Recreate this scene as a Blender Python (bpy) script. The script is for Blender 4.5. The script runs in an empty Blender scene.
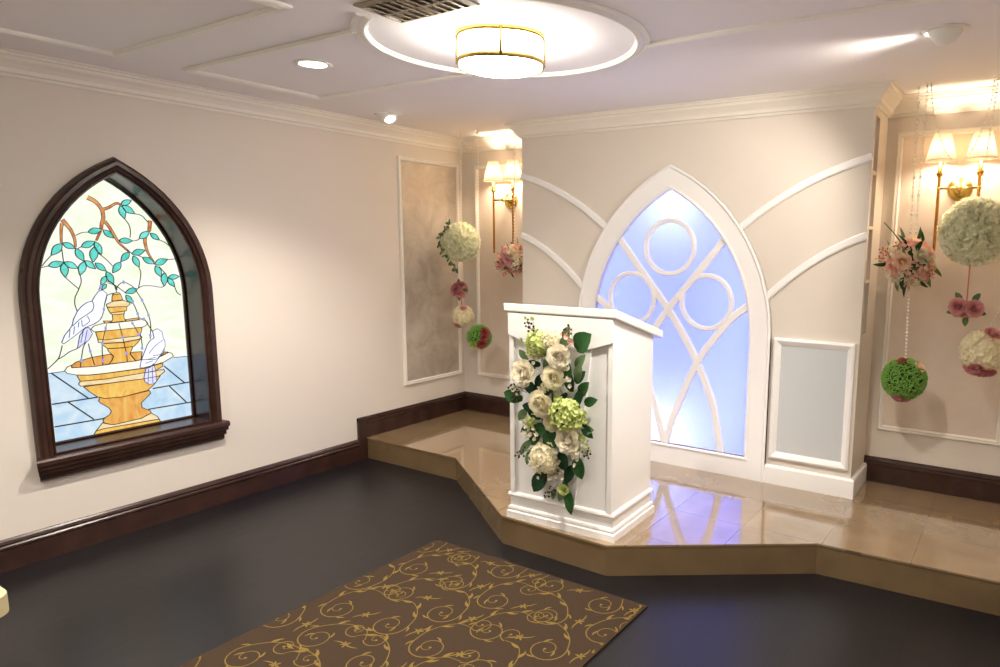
import bpy, bmesh, math, random
from math import sin, cos, pi, sqrt, radians as R
from mathutils import Vector as V, Matrix as Mx
from mathutils.geometry import tessellate_polygon
random.seed(7)
SC = bpy.context.scene
COL = SC.collection

# ------------------------------------------------------------------ mesh collector
class MB:
    def __init__(s): s.v, s.f, s.m, s.s = [], [], [], []
    def add(s, vs, fs, mi=0, sm=False):
        o = len(s.v); s.v += [tuple(p) for p in vs]
        for f in fs:
            s.f.append(tuple(i + o for i in f)); s.m.append(mi); s.s.append(sm)
    def box(s, x0, x1, y0, y1, z0, z1, mi=0):
        s.add([(x0,y0,z0),(x1,y0,z0),(x1,y1,z0),(x0,y1,z0),(x0,y0,z1),(x1,y0,z1),(x1,y1,z1),(x0,y1,z1)],
              [(0,3,2,1),(4,5,6,7),(0,1,5,4),(1,2,6,5),(2,3,7,6),(3,0,4,7)], mi)
    def prism(s, loops, mp, h0, h1, mi=0):
        """loops: outer then holes (2D); mp(u, v, h) -> xyz"""
        tri = tessellate_polygon([[V((a, b, 0)) for a, b in l] for l in loops])
        flat = [p for l in loops for p in l]; n = len(flat)
        fs = [tuple(t) for t in tri] + [tuple(i + n for i in reversed(t)) for t in tri]
        o = 0
        for l in loops:
            k = len(l)
            for i in range(k):
                j = (i + 1) % k
                fs.append((o+i, o+j, o+j+n, o+i+n))
            o += k
        s.add([mp(a, b, h0) for a, b in flat] + [mp(a, b, h1) for a, b in flat], fs, mi)
    def sweep(s, path, closed, prof, mp, mi=0, sm=False):
        """profile points (offset to the left of travel, height), mitred along a flat path"""
        n = len(path); rows = []
        for i in range(n):
            p = V(path[i])
            a = V(path[i-1]) if (i > 0 or closed) else None
            b = V(path[(i+1) % n]) if (i < n-1 or closed) else None
            d1 = (p - a).normalized() if a is not None else (b - p).normalized()
            d2 = (b - p).normalized() if b is not None else d1
            n1, n2 = V((-d1.y, d1.x)), V((-d2.y, d2.x))
            m = n1 + n2
            m = m / max(m.dot(n1), 0.15) if m.length > 1e-6 else n1
            rows.append([mp(p.x + m.x*o, p.y + m.y*o, h) for o, h in prof])
        k = len(prof); fs = []
        for i in range(n if closed else n-1):
            j = (i+1) % n
            for q in range(k):
                r = (q+1) % k
                fs.append((i*k+q, j*k+q, j*k+r, i*k+r))
        if not closed:
            fs.append(tuple(range(k))); fs.append(tuple((n-1)*k + q for q in reversed(range(k))))
        s.add([p for r in rows for p in r], fs, mi, sm)
    def tube(s, pts, r, n=8, mi=0, closed=False, cap=True):
        pts = [V(p) for p in pts]; N = len(pts); rr = r if isinstance(r, (list, tuple)) else [r]*N
        up = None; vs = []; fs = []
        for i, p in enumerate(pts):
            t = (pts[(i+1) % N] - pts[i-1]) if closed else (pts[min(i+1, N-1)] - pts[max(i-1, 0)])
            t.normalize()
            if up is None: up = t.orthogonal().normalized()
            up = (up - t*up.dot(t)).normalized(); w = t.cross(up)
            vs += [p + (up*cos(2*pi*k/n) + w*sin(2*pi*k/n))*rr[i] for k in range(n)]
        for i in range(N if closed else N-1):
            j = (i+1) % N
            for k in range(n):
                l = (k+1) % n
                fs.append((i*n+k, i*n+l, j*n+l, j*n+k))
        if cap and not closed:
            fs.append(tuple(reversed(range(n)))); fs.append(tuple((N-1)*n + k for k in range(n)))
        s.add(vs, fs, mi, True)
    def lathe(s, prof, c=(0,0,0), n=24, mi=0, mat=None, sm=True, lobes=None):
        """profile (r, z) turned about the axis through c; mat turns it"""
        vs, fs = [], []; c = V(c); k = len(prof)
        for i in range(n):
            a = 2*pi*i/n; q = lobes(a) if lobes else 1
            for r, z in prof:
                p = V((r*q*cos(a), r*q*sin(a), z)); vs.append(c + (mat @ p if mat else p))
        for i in range(n):
            j = (i+1) % n
            for q in range(k-1): fs.append((i*k+q, j*k+q, j*k+q+1, i*k+q+1))
        s.add(vs, fs, mi, sm)
    def ball(s, c, r, mi=0, u=12, v=8, sc=(1,1,1)):
        pr = []
        c = V(c); vs = [c + V((0,0,-r*sc[2]))]; fs = []
        for j in range(1, v):
            t = pi*j/v
            for i in range(u):
                a = 2*pi*i/u
                vs.append(c + V((r*sin(t)*cos(a)*sc[0], r*sin(t)*sin(a)*sc[1], -r*cos(t)*sc[2])))
        vs.append(c + V((0,0,r*sc[2])))
        for i in range(u): fs.append((0, 1+(i+1) % u, 1+i))
        for j in range(v-2):
            for i in range(u):
                a, b = 1+j*u+i, 1+j*u+(i+1) % u
                fs.append((a, b, b+u, a+u))
        L = len(vs)-1
        for i in range(u): fs.append((L, 1+(v-2)*u+i, 1+(v-2)*u+(i+1) % u))
        s.add(vs, fs, mi, True)
    def build(s, name, mats, parent=None, bevel=0, recalc=True, loc=None):
        me = bpy.data.meshes.new(name); me.from_pydata(s.v, [], s.f)
        for m in (mats if isinstance(mats, (list, tuple)) else [mats]): me.materials.append(m)
        me.polygons.foreach_set('material_index', s.m); me.polygons.foreach_set('use_smooth', s.s)
        if recalc:
            b = bmesh.new(); b.from_mesh(me); bmesh.ops.recalc_face_normals(b, faces=b.faces); b.to_mesh(me); b.free()
        me.update()
        o = bpy.data.objects.new(name, me); COL.objects.link(o)
        if parent: o.parent = parent
        if loc: o.location = loc
        if bevel:
            w = o.modifiers.new('Bevel', 'BEVEL'); w.width = bevel; w.segments = 2; w.limit_method = 'ANGLE'; w.angle_limit = R(40)
        return o

def tag(o, label, cat, group=None):
    o['label'] = label; o['category'] = cat
    if group: o['group'] = group
    return o
def thing(name, label, cat, loc=(0,0,0), rz=0, group=None):
    o = bpy.data.objects.new(name, None); COL.objects.link(o); o.location = loc; o.rotation_euler = (0,0,rz)
    o.empty_display_size = .05
    return tag(o, label, cat, group)
def struct(o): o['kind'] = 'structure'; return o
def copy_tree(o, parent=None):
    c = o.copy(); COL.objects.link(c)
    if parent: c.parent = parent
    for ch in list(o.children): copy_tree(ch, c)
    return c
XY = lambda z0=0: (lambda u, v, h: (u, v, z0+h))
def XZ(y0): return lambda u, v, h: (u, y0-h, v)       # out of a wall that faces -y
def YZ(x0): return lambda u, v, h: (x0+h, u, v)       # out of a wall that faces +x
def rect(x0, x1, y0, y1): return [(x0,y0),(x1,y0),(x1,y1),(x0,y1)]
def gothic(c, hw, zb, zs, za, n=14):
    """pointed arch outline, counter-clockwise from bottom left"""
    H = za-zs; r = (H*H+hw*hw)/(2*hw); a1 = math.atan2(H, r-hw)
    right = [(c+hw-r+r*cos(a1*i/n), zs+r*sin(a1*i/n)) for i in range(n+1)]
    left = [(2*c-x, z) for x, z in reversed(right[:-1])]
    return [(c-hw, zb), (c+hw, zb)] + right + left
def bez(p, q, r, n=12):
    return [((1-t)**2*p[0]+2*t*(1-t)*q[0]+t*t*r[0], (1-t)**2*p[1]+2*t*(1-t)*q[1]+t*t*r[1]) for t in [i/n for i in range(n+1)]]
def smooth(pts, n=6):
    """Catmull-Rom through points of any dimension"""
    P = [V(p) for p in pts]; out = []
    for i in range(len(P)-1):
        a, b, c, d = P[max(i-1,0)], P[i], P[i+1], P[min(i+2,len(P)-1)]
        for k in range(n):
            t = k/n
            out.append(0.5*((2*b)+(c-a)*t+(2*a-5*b+4*c-d)*t*t+(3*b-a-3*c+d)*t**3))
    return out+[P[-1]]

# ------------------------------------------------------------------ materials
def srgb(r, g, b):
    f = lambda c: c/12.92 if c <= .04045 else ((c+.055)/1.055)**2.4
    return (f(r/255), f(g/255), f(b/255), 1)
def mat(name, col, rough=.5, metal=0, spec=.5, var=0, vscale=6, bump=0, bscale=80, **kw):
    m = bpy.data.materials.new(name); m.use_nodes = True; nt = m.node_tree
    p = nt.nodes['Principled BSDF']
    p.inputs['Base Color'].default_value = col; p.inputs['Roughness'].default_value = rough
    p.inputs['Metallic'].default_value = metal; p.inputs['Specular IOR Level'].default_value = spec
    for k, x in kw.items(): p.inputs[k.replace('_', ' ')].default_value = x
    tc = nt.nodes.new('ShaderNodeTexCoord')
    if var:
        no = nt.nodes.new('ShaderNodeTexNoise'); no.inputs['Scale'].default_value = vscale; no.inputs['Detail'].default_value = 5
        nt.links.new(tc.outputs['Object'], no.inputs['Vector'])
        mr = nt.nodes.new('ShaderNodeMapRange'); mr.inputs[1].default_value = .3; mr.inputs[2].default_value = .7
        mr.inputs[3].default_value = 1-var; mr.inputs[4].default_value = 1+var
        mx = nt.nodes.new('ShaderNodeVectorMath'); mx.operation = 'SCALE'; mx.inputs[0].default_value = col[:3]
        nt.links.new(no.outputs['Fac'], mr.inputs[0]); nt.links.new(mr.outputs[0], mx.inputs['Scale']); nt.links.new(mx.outputs[0], p.inputs['Base Color'])
    if bump:
        nb = nt.nodes.new('ShaderNodeTexNoise'); nb.inputs['Scale'].default_value = bscale; nb.inputs['Detail'].default_value = 4
        nt.links.new(tc.outputs['Object'], nb.inputs['Vector'])
        bu = nt.nodes.new('ShaderNodeBump'); bu.inputs['Strength'].default_value = bump; bu.inputs['Distance'].default_value = .01
        nt.links.new(nb.outputs['Fac'], bu.inputs['Height']); nt.links.new(bu.outputs[0], p.inputs['Normal'])
    return m
def emis(name, col, s, gloss=0, var=0, vscale=5, stretch=None):
    """something that gives off light: lamp glass or back-lit coloured glass"""
    m = bpy.data.materials.new(name); m.use_nodes = True; nt = m.node_tree; p = nt.nodes['Principled BSDF']
    p.inputs['Base Color'].default_value = (0.02,0.02,0.02,1) if gloss else (.8,.8,.8,1)
    p.inputs['Roughness'].default_value = .15 if gloss else .5
    p.inputs['Emission Color'].default_value = col; p.inputs['Emission Strength'].default_value = s
    if var:
        tc = nt.nodes.new('ShaderNodeTexCoord'); no = nt.nodes.new('ShaderNodeTexNoise')
        no.inputs['Scale'].default_value = vscale; no.inputs['Detail'].default_value = 6; no.inputs['Distortion'].default_value = 1.2
        mp = nt.nodes.new('ShaderNodeMapping'); mp.inputs['Scale'].default_value = stretch or (1,1,1)
        nt.links.new(tc.outputs['Object'], mp.inputs['Vector']); nt.links.new(mp.outputs[0], no.inputs['Vector'])
        cr = nt.nodes.new('ShaderNodeMix'); cr.data_type = 'RGBA'
        cr.inputs[6].default_value = col; cr.inputs[7].default_value = var
        mr = nt.nodes.new('ShaderNodeMapRange'); mr.inputs[1].default_value = .35; mr.inputs[2].default_value = .68
        nt.links.new(no.outputs['Fac'], mr.inputs[0]); nt.links.new(mr.outputs[0], cr.inputs[0]); nt.links.new(cr.outputs[2], p.inputs['Emission Color'])
    return m
M = {}
M['wall'] = mat('wall_paint', srgb(224,215,204), .6, var=.012, vscale=2, bump=.03, bscale=160)
M['ceil'] = mat('ceiling_paint', srgb(248,244,246), .75, bump=.06, bscale=60)
M['white'] = mat('white_paint', srgb(240,234,224), .4, bump=.01)
M['white_gloss'] = mat('white_lacquer', srgb(247,245,243), .3)
M['ceil_white'] = mat('ceiling_trim_paint', srgb(250,247,242), .5)
M['wood'] = mat('dark_stained_wood', srgb(56,35,29), .26, var=.25, vscale=9, bump=.03, bscale=40)
M['feature'] = mat('feature_wall_paint', srgb(224,215,203), .5, bump=.02, bscale=120)
M['brass'] = mat('brushed_brass', srgb(205,150,75), .25, 1)
M['gold'] = mat('polished_brass', srgb(215,185,105), .25, 1)
M['metal_grey'] = mat('vent_metal', srgb(160,148,130), .5, .2)
M['lead'] = mat('lead_came', srgb(38,36,34), .5)
M['lead_violet'] = mat('violet_lead_came', srgb(78,74,170), .5)
M['wire'] = mat('hanging_wire', srgb(225,220,205), .3, .6)
M['bead'] = mat('clear_beads', srgb(252,246,232), .12, 0, .8)
M['ribbon'] = mat('pink_ribbon', srgb(205,120,110), .6)

def floor_mat():
    m = mat('dark_plank_floor', srgb(40,33,32), .3, spec=.36); nt = m.node_tree; p = nt.nodes['Principled BSDF']
    tc = nt.nodes['Texture Coordinate']; mp = nt.nodes.new('ShaderNodeMapping'); mp.inputs['Rotation'].default_value = (0,0,pi/2)
    br = nt.nodes.new('ShaderNodeTexBrick'); br.inputs['Scale'].default_value = 1; br.inputs['Brick Width'].default_value = 1.5
    br.inputs['Row Height'].default_value = .19; br.inputs['Mortar Size'].default_value = .0018; br.inputs['Mortar Smooth'].default_value = .1
    br.inputs['Color1'].default_value = srgb(30,27,29); br.inputs['Color2'].default_value = srgb(24,22,24); br.inputs['Mortar'].default_value = srgb(14,11,11)
    nt.links.new(tc.outputs['Object'], mp.inputs[0]); nt.links.new(mp.outputs[0], br.inputs['Vector'])
    mp2 = nt.nodes.new('ShaderNodeMapping'); mp2.inputs['Scale'].default_value = (26,1.6,1)
    no = nt.nodes.new('ShaderNodeTexNoise'); no.inputs['Scale'].default_value = 2.2; no.inputs['Detail'].default_value = 8
    nt.links.new(tc.outputs['Object'], mp2.inputs[0]); nt.links.new(mp2.outputs[0], no.inputs['Vector'])
    mx = nt.nodes.new('ShaderNodeMix'); mx.data_type = 'RGBA'; mx.blend_type = 'MULTIPLY'; mx.inputs[0].default_value = .55
    nt.links.new(br.outputs['Color'], mx.inputs[6]); nt.links.new(no.outputs['Fac'], mx.inputs[7]); nt.links.new(mx.outputs[2], p.inputs['Base Color'])
    mr = nt.nodes.new('ShaderNodeMapRange'); mr.inputs[3].default_value = .26; mr.inputs[4].default_value = .44
    nt.links.new(no.outputs['Fac'], mr.inputs[0]); nt.links.new(mr.outputs[0], p.inputs['Roughness'])
    return m
M['floor'] = floor_mat()
def tile_mat():
    m = mat('beige_stone_tile', srgb(150,122,90), .12, spec=.9, Coat_Weight=1, Coat_Roughness=.03, Coat_IOR=1.65); nt = m.node_tree; p = nt.nodes['Principled BSDF']
    tc = nt.nodes['Texture Coordinate']; mp = nt.nodes.new('ShaderNodeMapping'); mp.inputs['Location'].default_value = (-.16,.32,0)
    br = nt.nodes.new('ShaderNodeTexBrick'); br.offset = 0; br.inputs['Scale'].default_value = 1; br.inputs['Brick Width'].default_value = .4
    br.inputs['Row Height'].default_value = .4; br.inputs['Mortar Size'].default_value = .002; br.inputs['Mortar Smooth'].default_value = .1
    br.inputs['Color1'].default_value = srgb(150,126,95); br.inputs['Color2'].default_value = srgb(143,119,89); br.inputs['Mortar'].default_value = srgb(112,92,68)
    nt.links.new(tc.outputs['Object'], mp.inputs[0]); nt.links.new(mp.outputs[0], br.inputs['Vector'])
    no = nt.nodes.new('ShaderNodeTexNoise'); no.inputs['Scale'].default_value = 4; no.inputs['Detail'].default_value = 9; no.inputs['Distortion'].default_value = .8
    mr = nt.nodes.new('ShaderNodeMapRange'); mr.inputs[1].default_value = .3; mr.inputs[2].default_value = .7; mr.inputs[3].default_value = .84; mr.inputs[4].default_value = 1.12
    nt.links.new(tc.outputs['Object'], no.inputs['Vector']); nt.links.new(no.outputs['Fac'], mr.inputs[0])
    sc = nt.nodes.new('ShaderNodeVectorMath'); sc.operation = 'SCALE'
    nt.links.new(br.outputs['Color'], sc.inputs[0]); nt.links.new(mr.outputs[0], sc.inputs['Scale']); nt.links.new(sc.outputs[0], p.inputs['Base Color'])
    return m
M['tile'] = tile_mat()
M['riser'] = mat('shade_tinted_stone_riser', srgb(112,92,66), .25, var=.14, vscale=5)  # same stone as the tiles, colour darkened for the shade on the platform front
def field_mat(name, c1, c2, rough, metal):
    m = mat(name, c1, rough, metal); nt = m.node_tree; p = nt.nodes['Principled BSDF']; tc = nt.nodes['Texture Coordinate']
    no = nt.nodes.new('ShaderNodeTexNoise'); no.inputs['Scale'].default_value = 4.5; no.inputs['Detail'].default_value = 10; no.inputs['Roughness'].default_value = .65; no.inputs['Distortion'].default_value = .7
    mr = nt.nodes.new('ShaderNodeMapRange'); mr.inputs[1].default_value = .35; mr.inputs[2].default_value = .65
    mx = nt.nodes.new('ShaderNodeMix'); mx.data_type = 'RGBA'; mx.inputs[6].default_value = c1; mx.inputs[7].default_value = c2
    nt.links.new(tc.outputs['Object'], no.inputs['Vector']); nt.links.new(no.outputs['Fac'], mr.inputs[0]); nt.links.new(mr.outputs[0], mx.inputs[0]); nt.links.new(mx.outputs[2], p.inputs['Base Color'])
    return m
M['silver_field'] = field_mat('silvery_wallpaper', srgb(174,162,148), srgb(206,197,184), .38, .15)
M['beige_field'] = field_mat('beige_wallpaper', srgb(222,206,190), srgb(228,213,198), .45, 0)
M['frost'] = mat('frosted_grey_panel', srgb(212,217,220), .25, .15)
def glass_blue():
    m = bpy.data.materials.new('frosted_glass'); m.use_nodes = True; nt = m.node_tree; nt.nodes.clear()
    out = nt.nodes.new('ShaderNodeOutputMaterial'); tr = nt.nodes.new('ShaderNodeBsdfTranslucent'); tr.inputs[0].default_value = (.74,.80,1,1)
    gl = nt.nodes.new('ShaderNodeBsdfGlossy'); gl.inputs['Roughness'].default_value = .25
    mx = nt.nodes.new('ShaderNodeMixShader'); mx.inputs[0].default_value = .04
    nt.links.new(tr.outputs[0], mx.inputs[1]); nt.links.new(gl.outputs[0], mx.inputs[2]); nt.links.new(mx.outputs[0], out.inputs[0])
    return m
M['frosted_glass'] = glass_blue()
def shade_mat():
    m = bpy.data.materials.new('linen_shade'); m.use_nodes = True; nt = m.node_tree; nt.nodes.clear()
    out = nt.nodes.new('ShaderNodeOutputMaterial'); tr = nt.nodes.new('ShaderNodeBsdfTranslucent'); tr.inputs[0].default_value = (1,.93,.80,1)
    df = nt.nodes.new('ShaderNodeBsdfDiffuse'); df.inputs[0].default_value = (.9,.85,.76,1)
    mx = nt.nodes.new('ShaderNodeMixShader'); mx.inputs[0].default_value = .25
    nt.links.new(tr.outputs[0], mx.inputs[1]); nt.links.new(df.outputs[0], mx.inputs[2]); nt.links.new(mx.outputs[0], out.inputs[0])
    return m
M['shade'] = shade_mat()
def petal_mat(name, c, tr=.3, var=.12):
    m = mat(name, c, .6, var=var, vscale=60, spec=.2); nt = m.node_tree; p = nt.nodes['Principled BSDF']
    out = nt.nodes['Material Output']; t = nt.nodes.new('ShaderNodeBsdfTranslucent'); t.inputs[0].default_value = c
    mx = nt.nodes.new('ShaderNodeMixShader'); mx.inputs[0].default_value = tr
    nt.links.new(p.outputs[0], mx.inputs[1]); nt.links.new(t.outputs[0], mx.inputs[2]); nt.links.new(mx.outputs[0], out.inputs[0])
    return m
for k, c in dict(p_pale=(255,255,232), p_cream=(250,244,220), p_white=(250,244,226), p_pink=(226,166,164), p_dusty=(210,142,144), p_peach=(252,222,192),
                 p_blush=(250,202,184), p_red=(176,92,84), p_green=(52,100,36), p_moss=(150,200,98), p_lime=(206,216,140), leaf=(46,86,44), leaf_dark=(30,62,38),
                 leaf_sage=(98,124,84), stem=(84,92,52), berry=(62,44,34), coral=(226,110,96)).items():
    M[k] = petal_mat(k, srgb(*c), .5 if k in ('p_pale','p_cream') else .3 if k.startswith('p_') else .12)

# ------------------------------------------------------------------ camera
cam = bpy.data.cameras.new('camera'); co = bpy.data.objects.new('camera', cam); COL.objects.link(co); SC.camera = co
cam.sensor_width = 36; cam.lens = 24.794; cam.shift_x = -.0951; cam.shift_y = .0138; cam.clip_start = .02
r, u, f = V((.84818709,.52960651,.00977751)), V((-.08606057,.11956921,.98908886)), V((-.52265881,.83977387,-.1469953))
co.matrix_world = Mx(((r.x,u.x,-f.x,4.1009),(r.y,u.y,-f.y,-4.43565),(r.z,u.z,-f.z,1.6),(0,0,0,1)))
SC.view_settings.view_transform = 'Standard'; SC.view_settings.look = 'None'; SC.view_settings.gamma = 1
SC.view_settings.use_curve_mapping = False; SC.view_settings.exposure = .3
w = bpy.data.worlds.new('world'); SC.world = w; w.use_nodes = True
w.node_tree.nodes['Background'].inputs[0].default_value = (.8,.85,1,1); w.node_tree.nodes['Background'].inputs[1].default_value = .05

# ------------------------------------------------------------------ room shell
W, ZC, YB, PH = 4.284, 2.453, -7.6, .159      # room width, ceiling height, rear wall, platform height
CX = 2.142
b = MB(); b.box(-.3, W+.2, YB-.2, .2, -.1, 0); struct(b.build('floor', M['floor']))
b = MB(); b.box(-.3, W+.2, YB-.2, .2, ZC, ZC+.1); struct(b.build('ceiling', M['ceil']))
b = MB(); b.box(-.3, W+.2, 0, .12, -.05, ZC+.05); struct(b.build('wall_back', M['wall']))
b = MB(); b.box(W, W+.12, YB, 0, -.05, ZC+.05); struct(b.build('wall_right', M['wall']))
b = MB(); b.box(-.3, W+.2, YB-.12, YB, -.05, ZC+.05); struct(b.build('wall_front', M['wall']))
WC = -2.634                                    # arched window, middle
hole = gothic(WC, .395, .53, 1.30, 1.952)
b = MB(); b.prism([rect(YB, 0, -.05, ZC+.05), hole], YZ(0), -.22, 0); struct(b.build('wall_left', M['wall']))

# crown mouldings (offset from wall, height)
CROWN = [(0,-.105),(.012,-.105),(.016,-.092),(.03,-.088),(.034,-.07),(.05,-.052),(.068,-.036),(.072,-.022),(.084,-.02),(.088,-.008),(.1,-.006),(.1,0),(0,0)]
def crown(name, path):
    m = MB(); m.sweep(path, False, CROWN, XY(ZC)); return struct(m.build(name, M['white']))
BX0, BX1, BY = .947, 3.337, -.39               # white feature wall: sides and front
crown('trim_1', [(0,YB),(0,0)][::-1])
crown('trim_2', [(BX0,0),(0,0)])
crown('trim_3', [(W,0),(BX1,0)])
crown('trim_4', [(BX1,0),(BX1,BY),(BX0,BY),(BX0,0)][::-1] if False else [(BX0,0),(BX0,BY),(BX1,BY),(BX1,0)][::-1])
crown('trim_5', [(W,YB),(W,0)])

# dark baseboards
BASE = [(0,0),(.018,0),(.018,.105),(.022,.112),(.022,.122),(.016,.128),(.02,.138),(.016,.15),(.008,.158),(0,.158)]
b = MB(); b.sweep([(0,-1.155),(0,YB)], False, BASE, XY(0)); b.build('baseboard_left', M['wood'])
o = bpy.data.objects['baseboard_left']; struct(o)
b = MB()
b.sweep([(0,-.018),(0,-1.09)], False, BASE, XY(PH))
b.box(0, .02, -1.165, -1.09, 0, .317); b.box(0, .026, -1.165, -1.06, .296, .317)
struct(b.build('baseboard_platform', M['wood']))
b = MB(); b.sweep([(BX0,0),(0,0)], False, BASE, XY(PH)); struct(b.build('baseboard_back_left', M['wood']))
b = MB(); b.sweep([(W,0),(BX1,0)], False, BASE, XY(PH)); struct(b.build('baseboard_back_right', M['wood']))
b = MB(); b.sweep([(W,YB),(W,-1.15)], False, BASE, XY(0)); struct(b.build('baseboard_right', M['wood']))

# raised tiled platform with a bayed front
PL = [(0,-1.089),(.909,-1.089),(1.82,-1.70),(2.485,-1.713),(3.339,-1.125),(W,-1.075)]
b = MB()
b.prism([[(0,0)]+[(x, y-.004) for x, y in PL]+[(W,0)]], XY(0), PH-.010, PH)
plat = struct(b.build('floor_platform', M['tile']))
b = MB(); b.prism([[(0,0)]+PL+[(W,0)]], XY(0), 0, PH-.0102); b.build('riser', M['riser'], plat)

# picture-frame mouldings with wallpaper fields
FR = [(0,0),(0,.014),(.006,.02),(.016,.016),(.022,.02),(.03,.012),(.03,0)]
def panel(name, x0, x1, z0, z1, mp, fm, fl=.004):
    m = MB(); m.sweep(rect(x0, x1, z0, z1), True, FR, mp); o = struct(m.build(name, M['white']))
    m = MB(); m.prism([rect(x0+.028, x1-.028, z0+.028, z1-.028)], mp, 0, fl); m.build('wallpaper_field', fm, o)
    return o
panel('trim_6', -.702, -.048, .485, 2.25, YZ(0), M['silver_field'])
panel('trim_7', .16, .834, .48, 2.235, XZ(0), M['beige_field'])
panel('trim_8', 3.40, 4.062, .495, 2.26, XZ(0), M['beige_field'])

# ceiling panel mouldings and the round one about the lamp
CT = [(-.02,0),(-.02,-.008),(-.012,-.014),(0,-.012),(.012,-.016),(.02,-.008),(.02,0)]
def ctrim(name, path, closed=False):
    m = MB(); m.sweep(path, closed, CT, XY(ZC)); return struct(m.build(name, M['ceil_white']))
LX, LY = 2.135, -2.03
RC = .583
def ringx(y): return sqrt(RC*RC-(y-LY)**2)
yA, yB = -1.69, -2.455
xa = LX-ringx(yA); xb = LX-ringx(yB)
ctrim('trim_9', [(xb-.03,yB),(.449,yB),(.449,yA),(xa-.03,yA)])
ctrim('trim_10', [(LX+ringx(yB)+.03,yB),(W-.449,yB),(W-.449,yA),(LX+ringx(yA)+.03,yA)])
ctrim('trim_11', rect(.449, 1.722, -4.6, -2.779), True)
ctrim('trim_12', rect(W-1.722, W-.449, -4.6, -2.779), True)
m = MB(); ring = [(LX+RC*cos(a), LY+RC*sin(a)) for a in [R(-66+312*i/72) for i in range(73)]]
m.sweep(ring, False, [(-.034,0),(-.034,-.006),(-.026,-.010),(-.012,-.010),(-.006,-.007),(.002,-.012),(.014,-.018),(.020,-.018),(.024,-.010),(.030,-.007),(.030,0)], XY(ZC), sm=False)
struct(m.build('trim_13', M['ceil_white']))

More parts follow.
